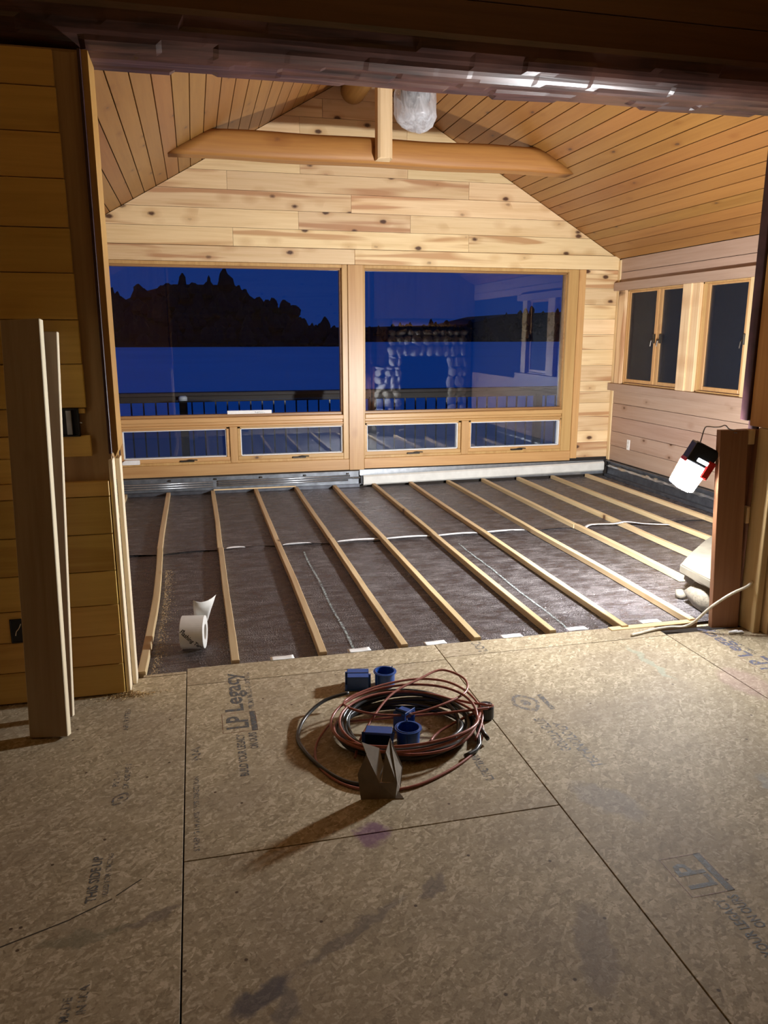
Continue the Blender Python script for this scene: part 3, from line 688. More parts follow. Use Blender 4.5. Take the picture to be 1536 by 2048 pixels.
for xa, xb in ((.16, .30), (.58, .80), (1.0, 1.33), (1.38, 1.74), (1.80, 2.14), (2.2, 2.55)):
    n = 16; v = []; f = []
    for i in range(n+1):
        x = xa+(xb-xa)*i/n; t_ = i/n; bul = math.sin(math.pi*t_)**.5; y = 5.655+.02*noise.noise(Vector((x*3, 2, 1)))+.012*bul
        v += [(x-fo1.location.x, y-fo1.location.y-.010*bul, .008+.002*bul), (x-fo1.location.x, y-fo1.location.y, .009+.009*bul), (x-fo1.location.x, y-fo1.location.y+.012, .010+.007*bul)]
    for i in range(n):
        for j in range(2): a = i*3+j; f.append((a, a+3, a+4, a+1))
    link('curled_edge', mesh_py('curled_edge', v, f), M['foilback'], fo1, None, None, True)
ORD = ['first', 'second', 'third', 'fourth', 'fifth', 'sixth', 'seventh', 'eighth', 'ninth', 'tenth', 'eleventh', 'twelfth', 'thirteenth']
def sleeper(x, y0, y1, label, group, bow=0.0, z0=-.020, h=.036, w=.019, seed=0, taper=0):
    n = 14; v = []; f = []
    for i in range(n+1):
        t = i/n; y = (y1-y0)*t
        dx = bow*math.sin(math.pi*t)+.003*noise.noise(Vector((y*1.5, seed, 0)))
        a, b = -w+.0015*noise.noise(Vector((y*6, seed, 3))), w+.0015*noise.noise(Vector((y*6, seed, 8)))
        c = .003
        for px_, pz in ((a, 0), (b, 0), (b, h-c), (b-c, h), (a+c, h), (a, h-c)): v.append((px_+dx+taper*t, y, pz+.0018*noise.noise(Vector((y*2, seed, 5)))*(pz > 0)))
    for i in range(n):
        for k in range(6): f.append((i*6+k, i*6+(k+1) % 6, (i+1)*6+(k+1) % 6, (i+1)*6+k))
    f.append((5, 4, 3, 2, 1, 0)); f.append(tuple(n*6+k for k in range(6)))
    me = mesh_py('floor_sleeper', v, f); bm = bmesh.new(); bm.from_mesh(me); bmesh.ops.recalc_face_normals(bm, faces=bm.faces); bm.to_mesh(me); bm.free()
    o = link('floor_sleeper', me, M['sleeper'], None, (x, y0, z0))
    T(o, label, 'batten', group); return o
near_end = {9: 4.17, 10: 4.52, 11: 4.62, 12: 4.62}
for k, x in enumerate(SLX):
    jy = 5.62+.05*math.sin(k*2.1)
    y0 = near_end.get(k, 3.505 if 0 < k < 7 else 3.48 if k == 1 else 3.475)
    if k == 1: y0 = 3.475
    if k == 0: y0 = 3.56
    bow = {1: .02, 8: .012, 9: .01}.get(k, random.uniform(-.006, .006))
    if k: sleeper(x, y0, jy, '%s pine floor sleeper from the left jamb, nearer length' % ORD[k-1], 'near row of floor sleepers', bow, seed=k*1.7)
    sleeper(x+random.uniform(-.006, .006), jy+.004, 7.775-.0*k, '%s pine floor sleeper from the left jamb, far length by the windows' % ORD[k], 'far row of floor sleepers', random.uniform(-.006, .006), seed=k*2.3+40, z0=-.020, h=.0345)
# short blocks lying on the first near sleeper
for yy in (3.80, 3.72): 
    pass
# wooden edge strips
T(box('edge_strip', 2.08, 2.60, 3.455, 3.50, -.03, .006, M['studX'], None, .003), 'short raw pine ledger strip at the floor edge by the plank', 'batten')
T(box('edge_strip', .12, .95, 7.782, 7.80, -.02, .022, M['studX'], None, .003), 'thin pine edge strip against the heater at far sleeper ends', 'batten')
# paper tabs along the floor edge
for k, (x, y) in enumerate(((.34, 3.515), (.724, 3.52), (1.119, 3.52), (1.536, 3.515), (1.916, 3.53), (2.36, 3.535))):
    n = 8; v = []; f = []
    for i in range(n+1):
        for j in range(3): v.append((-.057+.114*i/n, -.024+.024*j, .0008*math.sin(i*.9+k)+(.003 if j == 0 else .001)))
    for i in range(n):
        for j in range(2): a = i*3+j; f.append((a, a+3, a+4, a+1))
    o = link('paper_tab', mesh_py('paper_tab', v, f), M['paper'], None, (x, y, .0), (0, 0, R(random.uniform(-4, 4))), smooth=True)
    md = o.modifiers.new('thickness', 'SOLIDIFY'); md.thickness = .001
    T(o, '%s white paper tab from the left along the subfloor edge' % ORD[k], 'paper', 'white paper tabs on the floor edge')
# white plastic strip on the foil
pts = smoothpath([(2.99, 5.50, .012), (3.10, 5.60, .018), (3.3, 5.585, .018), (3.40, 5.56, .035), (3.55, 5.53, .017), (3.74, 5.47, .012)], 8)
bm = bmesh.new(); A = [(bm.verts.new(p), bm.verts.new(p+Vector((.004, -.035, -.004)))) for p in pts]
for (a, b), (c, d) in zip(A, A[1:]): bm.faces.new((a, b, d, c))
o = link('plastic_strip', bm_me('plastic_strip', bm), M['foilback'], None, None, None, True); o.modifiers.new('thickness', 'SOLIDIFY').thickness = .001
T(o, 'loose white plastic strip lying across the right sleepers', 'strip')

# ================================================================== BASEBOARD HEATER along the lake windows
h1 = empty('baseboard_heater', (.4, YB, 0)); T(h1, 'open steel baseboard heater with bare pipes under the left lake window', 'heater')
H = lambda o: wrel(o, h1)
H(boxes('back_plate', [(XL, 1.62, YB-.022, YB-.016, .0, .15), (XL, 1.62, YB-.05, YB-.016, .143, .15)], M['midsteel'], None, .001))
for z_, a, b in ((.095, -1.15, .12), (.072, -1.15, .12), (.049, -1.15, .12), (.100, .17, 1.52), (.077, .17, 1.55), (.055, .17, 1.5)):
    o = tube('pipe', [(a, YB-.045, z_), ((a+b)/2, YB-.046, z_-.002), (b, YB-.045, z_+.001)], .0095, M['steel'], None, 10); H(o)
for x in (-.75, -.3, .145, .6, 1.05, 1.5): H(box('pipe_bracket', x-.012, x+.012, YB-.05, YB-.022, .115, .13, M['bronze'], None, .002))
H(box('bottom_rail', XL, 1.62, YB-.07, YB-.022, -.02, .012, M['darksteel'], None, .002))
h2 = empty('baseboard_heater', (3.0, YB, 0)); T(h2, 'baseboard heater with cream front cover under the right lake window', 'heater')
H = lambda o: wrel(o, h2)
H(boxes('back_plate', [(1.63, XR-.05, YB-.022, YB-.016, .0, .155)], M['steel'], None, .001))
bm = bmesh.new(); pr = [(-.06, .006), (-.075, .02), (-.075, .095), (-.06, .11)]
xa, xb = 1.66, XR-.07; za, zb_ = 0, .035
va = [[bm.verts.new((x, YB+y, z_+dz)) for (y, z_) in pr] for x, dz in ((xa, -.01), ((xa+xb)/2, .012), (xb, .035))]
for A_, B_ in zip(va, va[1:]):
    for k in range(3): bm.faces.new((A_[k], A_[k+1], B_[k+1], B_[k]))
o = link('front_cover', bm_me('front_cover', bm), M['enamel']); o.modifiers.new('thickness', 'SOLIDIFY').thickness = .0015; H(o)
H(tube('pipe', [(1.55, YB-.04, .075), (XR-.1, YB-.04, .085)], .011, M['steel'], None, 10)); H(box('end_bracket', 1.632, 1.655, YB-.065, YB-.02, .01, .10, M['black'], None, .002))
h3 = empty('baseboard_heater', (XR, 6, 0)); T(h3, 'dark steel baseboard heater back along the right side wall', 'heater')
H = lambda o: wrel(o, h3)
H(boxes('back_plate', [(XR-.02, XR-.012, 4.7, YB-.06, .0, .16), (XR-.045, XR-.012, 4.7, YB-.06, .150, .16)], M['darksteel'], None, .001))
H(tube('pipe', [(XR-.045, 4.75, .10), (XR-.045, 6.3, .098), (XR-.045, YB-.1, .102)], .012, M['steel'], None, 10)); H(box('bottom_rail', XR-.07, XR-.02, 4.7, YB-.08, -.02, .01, M['darksteel'], None, .002))
v = []; f = []; n = 90
for i in range(n+1):
    y = 5.2+2.5*i/n
    for j, (dx, z_) in enumerate(((-.05, .085), (-.062, .10), (-.055, .118), (-.035, .125))):
        v.append((dx+.012*noise.noise(Vector((y*9, j*1.7, 2))), y-5.2, z_+.012*noise.noise(Vector((y*11, j*2.1, 6)))))
for i in range(n):
    for j in range(3): a = i*4+j; f.append((a, a+4, a+5, a+1))
o = link('crinkled_foil', mesh_py('crinkled_foil', v, f), M['steel'], None, (XR, 5.2, 0)); H(o)
# wall outlet on the right wall
ot = empty('wall_outlet', (XR, 7.414, .38)); T(ot, 'white wall outlet low on the right side wall', 'outlet')
box('cover_plate', -.006, 0, -.028, .028, -.055, .055, M['white'], ot, .002)
for s in (-.022, .022): box('socket', -.0085, -.005, -.014, .014, s-.012, s+.012, M['enamel'], ot, .002)

# ================================================================== FIREPLACE on the partition, facing the windows
fp = empty('stone_fireplace', (3.65, 3.7, 0)); T(fp, 'field stone fireplace behind the partition, mirrored in the right window', 'fireplace')
FP = lambda o: wrel(o, fp)
FP(boxes('masonry_core', [(2.86, 3.28, 3.365, 3.405, 0, 1.04), (3.10, 3.28, 3.365, 3.405, 1.04, 1.66), (4.12, 4.44, 3.365, 3.405, 0, 1.66), (3.28, 4.12, 3.365, 3.405, 1.19, 1.66)], M['mortar'], None, .004))
FP(box('firebox', 3.28, 4.12, 3.361, 3.364, .2, 1.19, M['soot'], None, .002))
stone_meshes = []
for k in range(8):
    bm = bmesh.new(); bmesh.ops.create_icosphere(bm, subdivisions=2, radius=1)
    for vv in bm.verts:
        p = vv.co.copy(); q = Vector([math.copysign(abs(c)**.75, c) for c in p])
        vv.co = q*(1+.22*noise.noise(p*1.3+Vector((k*5, 0, 0))))
    me = bm_me('stone', bm); me.materials.append(M['stone']); me.polygons.foreach_set('use_smooth', [True]*len(me.polygons)); stone_meshes.append(me)
boulder_mesh = stone_meshes[2].copy(); boulder_mesh.name = 'boulder'; boulder_mesh.materials.clear(); boulder_mesh.materials.append(M['boulder'])
def stone(x, y, z_, sx, sy, sz, low=False):
    o = link('stone', random.choice(stone_meshes), None, None, (x, y, z_), (random.uniform(-.2, .2), random.uniform(-.5, .5), random.uniform(-.2, .2))); o.scale = (sx, sy, sz); FP(o)
    if low: o.data = boulder_mesh
rs = random.Random(11)
def stones_rect(x0, x1, z0, z1, w=.15, y=3.415):
    z_ = z0
    while z_ < z1-.03:
        h = min(rs.uniform(.11, .19), z1-z_); x = x0+rs.uniform(-.03, 0)
        while x < x1-.02:
            ww = min(rs.uniform(.10, .2), x1-x+.02)
            stone(x+ww/2, y, z_+h/2, ww*.53, .05, h*.53); x += ww
        z_ += h
stones_rect(2.87, 3.28, .22, 1.04); stones_rect(4.12, 4.42, .22, 1.2); stones_rect(3.10, 4.42, 1.2, 1.62); stones_rect(3.10, 3.28, 1.04, 1.2)
for x, y, z_, a, b, c in ((2.88, 3.71, .055, .13, .15, .115), (2.98, 3.86, .05, .10, .10, .10), (3.02, 3.98, .08, .12, .12, .10), (3.2, 4.14, .08, .13, .12, .10), (3.4, 4.30, .08, .13, .12, .1), (3.6, 4.36, .08, .14, .12, .1), (3.9, 4.4, .08, .15, .12, .1), (4.2, 4.42, .08, .15, .12, .1), (2.80, 3.90, .0, .032, .035, .03)): stone(x, y, z_, a, b, c, True)
FP(prism_z('hearth_slab', [(2.735, 3.51), (2.748, 3.70), (2.757, 3.876), (2.85, 3.96), (3.0, 4.10), (3.25, 4.32), (3.47, 4.50), (3.9, 4.56), (4.42, 4.58), (4.42, 3.51)], .145, .20, M['slab'], None, .008))
ml = tube('mantel_log', [(3.14, 0, 0), (3.5, 0, .004), (4.1, 0, .0), (4.46, 0, 0)], .06, M['log'], None, 14); ml.location = (0, 3.43, 1.73); FP(ml)

# ================================================================== PLANK AND WORK LIGHT AT THE RIGHT JAMB
pk = empty('upright_plank', (2.70, 3.375, 0)); T(pk, 'reddish brown upright plank standing beside the right jamb', 'plank')
bm = bmesh.new(); bm_box(bm, -.075, .075, -.019, .019, -.0, 1.0635, .002)
for vv in bm.verts: vv.co.x -= .055*vv.co.z
o = link('board', bm_me('board', bm), M['redplank'], pk, (0, 0, 0), (0, 0, R(-8)))
bm = bmesh.new(); bm_tube(bm, [(-.06, 0, 1.05), (-.06, -.028, 1.052)], .003, 6); link('nail', bm_me('nail', bm), M['screw'], pk)

LX, LY, LZ = 2.556, 3.452, .970
wlamp = empty('work_light', (LX, LY, LZ), (0, R(27), R(-22))); T(wlamp, 'lit white LED work lantern with black and red housing on plank', 'work light')
# local frame: +z is the top of the housing, light hangs down
def rbox(name, x0, x1, y0, y1, z0, z1, mat, parent, bev=.008, seg=2, taper=0):
    bm = bmesh.new(); bm_box(bm, x0, x1, y0, y1, z0, z1)
    if taper:
        for vv in bm.verts:
            if vv.co.z < (z0+z1)/2: vv.co.x *= 1-taper; vv.co.y *= 1-taper
    bmesh.ops.bevel(bm, geom=list(bm.edges), offset=bev, segments=seg, affect='EDGES', profile=.6)
    return link(name, bm_me(name, bm), mat, parent)
bd = rbox('battery_housing', -.072, .060, -.055, .055, -.105, 0, M['black'], wlamp)
rbox('top_rib', -.05, .045, -.048, .048, -.004, .004, M['black'], bd, .002, 1)
rbox('red_shell', .030, .074, -.058, .058, -.155, -.055, M['red'], wlamp, .010)
rbox('red_band', -.075, -.064, -.05, .05, -.116, -.094, M['red'], wlamp, .004)
rbox('charge_light', -.024, .036, -.060, -.054, -.088, -.068, M['lenssmall'], wlamp, .002, 1)
ln = rbox('lens', -.075, .058, -.054, .054, -.245, -.108, M['lens'], wlamp, .014, 2, .10)
for k in ('lensrear', 'lensfront', 'lensfoot', 'white'): ln.data.materials.append(M[k])
for p in ln.data.polygons:
    if p.normal.x > .5: p.material_index = 4
    elif p.normal.y < -.35: p.material_index = 1
    elif p.normal.y > .5: p.material_index = 2
    elif p.normal.z < -.5: p.material_index = 3
rbox('lens_foot', -.03, .035, -.03, .03, -.253, -.244, M['white'], wlamp, .003, 1)
hk = smoothpath([(-.045, 0, -.002), (-.042, .0, .025), (-.03, -.004, .06), (.0, -.01, .10), (.025, -.012, .092), (.055, -.014, .098), (.072, -.014, .122), (.10, -.018, .118), (.125, -.022, .125)], 5)
# keep the hook above the plank top: work in world space, then back to the lamp frame
wm = [(2.508, 3.450, .985), (2.512, 3.445, 1.02), (2.522, 3.44, 1.07), (2.53, 3.42, 1.079), (2.54, 3.39, 1.079), (2.56, 3.372, 1.082), (2.578, 3.36, 1.090), (2.598, 3.354, 1.072), (2.625, 3.352, 1.066)]
inv = (Matrix.Translation((LX, LY, LZ)) @ Matrix.Rotation(R(-22), 4, 'Z') @ Matrix.Rotation(R(27), 4, 'Y')).inverted()
tube('wire_hook', smoothpath([inv @ Vector(p) for p in wm], 5), .0032, M['screw'], wlamp, 6)
# white electric cable
cb = tube('white_cable', smoothpath([(2.80, 3.31, .27), (2.74, 3.275, .255), (2.66, 3.29, .215), (2.57, 3.32, .14), (2.51, 3.36, .05), (2.47, 3.39, .014), (2.40, 3.405, .012), (2.30, 3.40, .010), (2.20, 3.375, .008), (2.14, 3.36, .008)], 6), .0075, M['cablewhite'], None, 8)
T(cb, 'white electric cable curving from the right stud onto the floor', 'cable')
sc = empty('cable_staple_scrap', (2.70, 3.27, 0)); 
for k in range(3):
    bm = bmesh.new(); bmesh.ops.create_icosphere(bm, subdivisions=2, radius=1)
    for vv in bm.verts: vv.co *= 1+.25*noise.noise(vv.co*1.5+Vector((k*3, 1, 0)))
    o = link('crumpled_piece', bm_me('crumpled_piece', bm), M['paper'], sc, ((-.025, 0, .02)[k], (.0, .006, -.004)[k], .008)); o.scale = (.022, .012, .009)
sc.name = 'paper_scrap'; T(sc, 'small crumpled white scrap on the floor by the plank foot', 'scrap')

# ================================================================== PENDANT LIGHT IN A PLASTIC BAG
pd = empty('pendant_light', (1.655, 5.87, 3.0)); T(pd, 'pendant ceiling light wrapped in a clear plastic bag', 'light fixture')
n, m = 40, 22; v = []; f = []
for j in range(m+1):
    t = j/m
    if t < .25: a = t/.25*math.pi/2; rr = .145*math.sin(a)**.7+.012; z_ = .10*(1-math.cos(a))
    else: z_ = .10+(t-.25)/.75*.55; rr = .157-.015*math.sin((t-.25)*2.5) if t < .82 else .157-(t-.82)/.18*.13
    for k in range(n):
        an = 2*math.pi*k/n; p = Vector((math.cos(an), math.sin(an), t*4))
        q = rr*(1+.10*noise.noise(p*1.6)+.05*noise.noise(p*5))
        v.append((q*math.cos(an), q*math.sin(an), z_+.02*math.cos(an-.6)*-(t < .5)+.012*noise.noise(p*3)))
for j in range(m):
    for k in range(n): f.append((j*n+k, j*n+(k+1) % n, (j+1)*n+(k+1) % n, (j+1)*n+k))
f.append(tuple(range(n))[::-1]); link('plastic_bag', mesh_py('plastic_bag', v, f), M['bag'], pd, None, None, True)
bm = bmesh.new(); lathe_bm(bm, [(.09, .16), (.11, .20), (.10, .34), (.05, .42), (.02, .48), (.02, .66), (.06, .67), (.06, .70)], 24); link('fixture', bm_me('fixture', bm), M['bronze'], pd, None, None, True)
bm = bmesh.new(); lathe_bm(bm, [(.012, .66), (.012, .79)], 10); link('stem', bm_me('stem', bm), M['bronze'], pd, None, None, True)

# ================================================================== LEFT WALL DETAILS
def plank_between(name, base, top, wdir, w, t, mat):
    base, top, wd = Vector(base), Vector(top), Vector(wdir); zd = (top-base); L = zd.length; zd.normalize()
    wd = (wd-zd*wd.dot(zd)).normalized(); yd = zd.cross(wd)
    bm = bmesh.new(); bm_box(bm, -w/2, w/2, -t/2, t/2, 0, L, .0025)
    o = link(name, bm_me(name, bm), mat); o.data.materials.append(M['litZ'])
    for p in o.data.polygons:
        if abs(p.normal.x) > .6: p.material_index = 1  # edge faces take the paler colour that imitates lamp light
    o.matrix_world = Matrix.Translation(base) @ Matrix((wd, yd, zd)).transposed().to_4x4(); return o
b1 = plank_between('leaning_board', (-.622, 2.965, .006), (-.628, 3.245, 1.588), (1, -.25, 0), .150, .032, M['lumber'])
T(b1, 'wide weathered board leaning on the left wall, nearest the camera', 'board')
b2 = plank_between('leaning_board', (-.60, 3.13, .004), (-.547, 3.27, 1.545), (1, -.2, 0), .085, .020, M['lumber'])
T(b2, 'narrow board tucked behind the wide leaning board', 'board')
sb = empty('switch_box', (-.503, YW-.014, 1.19)); T(sb, 'open dark plastic switch box in the left wall', 'electrical box')
boxes('housing', [(-.042, -.036, -.006, .02, -.056, .056), (.036, .042, -.006, .02, -.056, .056), (-.042, .042, -.006, .02, -.056, -.051), (-.042, .042, -.006, .02, .051, .056), (-.04, .04, .016, .0205, -.055, .055)], M['box'], sb, .001)
boxes('switch', [(-.008, .014, -.004, .012, -.05, .05)], M['enamel'] if False else M['steel'], sb, .002)
bm = bmesh.new(); bm_tube(bm, [(.043, -.002, .0), (.052, -.004, -.002)], .003, 6); link('mounting_screw', bm_me('mounting_screw', bm), M['screw'], sb)
ob = empty('outlet_box', (-.772, YW-.026, .333)); T(ob, 'open dark outlet box low on the left wall behind the leaning board', 'electrical box')
boxes('housing', [(-.028, -.023, -.004, .003, -.052, .052), (.023, .028, -.004, .003, -.052, .052), (-.028, .028, -.004, .003, -.052, -.047), (-.028, .028, -.004, .003, .047, .052), (-.027, .027, .0, .003, -.05, .05)], M['box'], ob, .001)
tube('wire', smoothpath([(-.01, .0, -.02), (-.004, -.008, 0), (.006, -.006, .012), (.014, .0, .03)], 4), .002, M['cablewhite'], ob, 6)
# sawdust heap
v = []; f = []; rg = random.Random(5)
for k in range(700):
    r_ = abs(rg.gauss(0, .05)); a = rg.uniform(0, 6.283); x, y = r_*math.cos(a)*1.3, -abs(r_*math.sin(a))*.6; h = max(0, .016-.2*r_)*rg.random()
    s = rg.uniform(.0015, .005); b = len(v); t_ = rg.uniform(0, 3.14)
    v += [(x+s*math.cos(t_), y+s*math.sin(t_), h), (x-s*.5, y+s*.4, h+.002), (x-s*math.cos(t_), y-s*math.sin(t_), h+.001), (x, y, h+.003)]
    f += [(b, b+1, b+3), (b+1, b+2, b+3), (b+2, b, b+3)]
T(link('sawdust', mesh_py('sawdust', v, f), M['dust'], None, (-.345, 3.285, .0006)), 'small heap of yellow sawdust at the foot of the left jamb', 'sawdust', kind='stuff')
v = []; f = []
for k in range(900):
    y = rg.uniform(3.5, 5.2); x = -.275+.05*abs(rg.gauss(0, .5))+.02*math.sin(math.pi*(y-3.47)/2.15); s = rg.uniform(.0015, .004); b = len(v); t_ = rg.uniform(0, 3.14)
    v += [(x+s*math.cos(t_), y+s*math.sin(t_), 0), (x-s*.5, y+s*.4, .002), (x-s*math.cos(t_), y-s*math.sin(t_), .001), (x, y, .003)]
    f += [(b, b+1, b+3), (b+1, b+2, b+3), (b+2, b, b+3)]
T(link('sawdust', mesh_py('sawdust', v, f), M['dust'], None, (0, 0, -.0195)), 'line of wood shavings along the second sleeper from the left jamb', 'sawdust', kind='stuff')

# ================================================================== FLASHING TAPE ROLL
tr = empty('tape_roll', (-.075, 3.80, -.021), (0, 0, R(-9))); T(tr, 'white roll of flashing tape with a loose end on the foil', 'tape roll')
r0, w0 = .084, .058
bm = bmesh.new(); lathe_bm(bm, [(.040, -w0), (r0-.002, -w0), (r0, -w0+.002), (r0, w0-.002), (r0-.002, w0), (.040, w0), (.040, -w0)], 48, 'X', cap=False)
link('roll', bm_me('roll', bm), M['tape'], tr, (0, 0, r0), None, False)
bm = bmesh.new(); lathe_bm(bm, [(.036, -w0+.002), (.0398, -w0+.002), (.0398, w0-.002), (.036, w0-.002), (.036, -w0+.002)], 32, 'X', cap=False); link('core', bm_me('core', bm), M['card'], tr, (0, 0, r0), None, True)
pts = [(0, r0*math.sin(R(a))+.0, r0+r0*math.cos(R(a))) for a in (75, 45, 20)] + [(0, .018, 2*r0+.02), (0, .03, 2*r0+.045), (0, .05, 2*r0+.062)]
bm = bmesh.new(); rowsv = []
tp = smoothpath([(0.0, .082, .11), (0, .075, .14), (0, .045, .175), (0, .022, .205), (0, .015, .238)], 5)
for k, p in enumerate(tp):
    t_ = k/(len(tp)-1); lo, hi = -w0+.05+.012*t_, w0+.05*t_
    rowsv.append([bm.verts.new((lo+(hi-lo)*s/6, p[1]+.05*t_*t_*(s/6)**2*2-.02*t_*(s/6), p[2]+.014*t_*((s/6)-.5)**2*4-.004*t_)) for s in range(7)])
for A_, B_ in zip(rowsv, rowsv[1:]):
    for s in range(6): bm.faces.new((A_[s], A_[s+1], B_[s+1], B_[s]))
o = link('loose_end', bm_me('loose_end', bm), M['tape'], tr, (0, 0, 0), None, True); o.data.materials.append(M['kraft'])
md = o.modifiers.new('thickness', 'SOLIDIFY'); md.thickness = .0012; md.material_offset = 1
def wrap(txt, size, length, u0, v0, ang):
    me = text_mesh(txt, size, length)
    ca, sa = math.cos(R(ang)), math.sin(R(ang))
    bm = bmesh.new(); bm.from_mesh(me); bmesh.ops.triangulate(bm, faces=bm.faces); bm.to_mesh(me); bm.free()
    for vv in me.vertices:
        u = u0+vv.co.x*ca-vv.co.y*sa; w = v0+vv.co.x*sa+vv.co.y*ca; th = w/r0; rr = r0+.0008
        vv.co = (u, -rr*math.cos(th), r0+rr*math.sin(th))
    link('printed_lettering', me, M['inkblack'], tr)
wrap('Flashing Tape', .032, .145, -.056, .030, -46)
wrap('I', .015, .004, -.038, .035, -46)

# ================================================================== BLUE BOXES
def round_box(name, x, y, rz, label, tilt=(0, 0)):
    e = empty(name, (x, y, 0.0), (tilt[0], tilt[1], R(rz))); T(e, label, 'electrical box', 'blue electrical boxes')
    bm = bmesh.new(); lathe_bm(bm, [(.0, .002), (.043, .002), (.044, .006), (.045, .072), (.0415, .072), (.040, .008), (.0, .008)], 32, cap=False)
    bmesh.ops.remove_doubles(bm, verts=bm.verts, dist=1e-5); link('housing', bm_me('housing', bm), M['blue'], e, None, None, False)
    bm = bmesh.new(); lathe_bm(bm, [(.0405, .066), (.052, .066), (.052, .070), (.0405, .070), (.0405, .066)], 32, cap=False); link('rim', bm_me('rim', bm), M['blue'], e)
    for a in (20, 200):
        bm = bmesh.new(); bm_box(bm, -.007, .007, -.006, .006, 0, .06, .001); link('screw_post', bm_me('screw_post', bm), M['blue'], e, (.046*math.cos(R(a)), .046*math.sin(R(a)), .008), (0, 0, R(a)))
    bm = bmesh.new(); bm_tube(bm, [(0, 0, 0), (0, 0, .014)], .003, 6); link('screw', bm_me('screw', bm), M['screw'], e, (.046*math.cos(R(20)), .046*math.sin(R(20)), .066))
    return e
def square_box(name, x, y, z_, rot, label, w=.052, d=.032, h=.07):
    """old-work box, opening up"""
    e = empty(name, (x, y, z_), rot); T(e, label, 'electrical box', 'blue electrical boxes'); t_ = .003
    boxes('housing', [(-w, w, -d, d, 0, t_), (-w, -w+t_, -d, d, 0, h), (w-t_, w, -d, d, 0, h), (-w, w, -d, -d+t_, 0, h), (-w, w, d-t_, d, 0, h)], M['blue'], e, .001)
    boxes('flange', [(-w-.010, w+.010, -d-.006, -d+.002, h-.004, h), (-w-.010, w+.010, d-.002, d+.006, h-.004, h), (-w-.010, -w+.002, -d-.006, d+.006, h-.004, h), (w-.002, w+.010, -d-.006, d+.006, h-.004, h)], M['blue'], e, .001)
    for s in (-1, 1):
        bm = bmesh.new(); bm_tube(bm, [(0, 0, 0), (0, 0, h)], .0055, 8); link('screw_post', bm_me('screw_post', bm), M['blue'], e, (s*(w+.004), s*.012, .0))
        bm = bmesh.new(); bm_tube(bm, [(0, 0, 0), (0, 0, .05)], .0018, 6); link('screw', bm_me('screw', bm), M['screw'], e, (s*(w+.004), s*.012, h-.03))
    return e
round_box('round_box', .755, 3.105, 10, 'round blue electrical box behind the cable coil')
e = square_box('square_box', .635, 3.12, .066, (R(180), 0, R(-12)), 'upturned square blue electrical box behind the cable coil', .048, .046, .062)
box('bottom_cross', -.046, .046, -.002, .002, -.002, .0, M['black'], e, .0005)
round_box('round_box', .722, 2.59, 60, 'round blue electrical box standing inside the cable coil')
square_box('square_box', .615, 2.615, .040, (R(90), 0, R(-20)), 'square blue electrical box on its side inside the cable coil', .050, .036, .065)
square_box('square_box', .715, 2.725, .036, (R(80), R(90), R(30)), 'blue electrical box lying farthest back inside the cable coil', .045, .03, .06)

# ================================================================== CABLE COIL
def loops(seed, turns, cx, cy, rx, ry, zbase, jit, tail=None, lift=None, npt=18):
    rg = random.Random(seed); P = []
    for k in range(turns*npt+1):
        a = 2*math.pi*k/npt; t_ = k//npt; rr = random.Random(seed*100+t_)
        fx, fy = rr.uniform(-jit, jit), rr.uniform(-jit, jit); ox, oy = rr.uniform(-jit, jit)*.12, rr.uniform(-jit, jit)*.12; zz_ = rr.uniform(0, .035)
        tx, ty = rr.uniform(-.03, .03), rr.uniform(-.02, .045)
        lx = (lift or {}).get(t_, (0, 0, 0))
        x = cx+ox+rx*(1+fx)*math.cos(a)+lx[0]; y = cy+oy+ry*(1+fy)*math.sin(a)+lx[1]
        z_ = zbase+zz_+tx*math.cos(a)+ty*math.sin(a)+lx[2]*(.5+.5*math.sin(a+.4))
        P.append((x, y, max(z_, .008)))
    # blend turn changes
    for it in range(3):
        P = [P[0]] + [tuple((P[i-1][c]+2*P[i][c]+P[i+1][c])/4 for c in range(3)) for i in range(1, len(P)-1)] + [P[-1]]
    if tail: P = tail[0] + P + tail[1]
    return smoothpath(P, 3)
blk = loops(4, 9, .725, 2.67, .285, .235, .014, .13, tail=([(1.02, 2.52, .02)], [(.98, 2.50, .012), (.90, 2.44, .009)]), npt=16)
c1 = tube('black_cable_coil', blk, .0085, M['rubber'], None, 8)
# wide outer loop of the same cable
c1.name = 'black_cable_coil'; T(c1, 'black rubber extension cable coiled on the subfloor', 'cable')
outer = smoothpath([(.56, 2.95, .06), (.45, 2.93, .045), (.36, 2.85, .02), (.315, 2.73, .009), (.325, 2.62, .008), (.37, 2.49, .008), (.43, 2.39, .008), (.50, 2.345, .008), (.56, 2.33, .009)], 6)
T(tube('black_cable', outer, .0075, M['rubber'], None, 8), 'loose outer bend of black cable left of the coil', 'cable')
redp = loops(9, 3, .735, 2.655, .305, .245, .035, .09, lift={2: (.0, .02, .02), 3: (.02, .02, .03)}, tail=([(.52, 2.76, .03)], [(.86, 2.62, .02), (.80, 2.56, .012)]), npt=16)
c2 = tube('red_cable_coil', redp, .0055, M['redcable'], None, 8); T(c2, 'red brown extension cable looped loosely over the black coil', 'cable')
r2 = smoothpath([(.46, 2.78, .03), (.38, 2.66, .012), (.36, 2.52, .006), (.42, 2.38, .006), (.52, 2.31, .006), (.66, 2.30, .006), (.82, 2.37, .006), (.95, 2.47, .006), (1.02, 2.57, .02), (1.04, 2.66, .03)], 6)
T(tube('red_cable', r2, .005, M['redcable'], None, 8), 'red cable strand lying lowest, passing under the cardboard piece', 'cable')
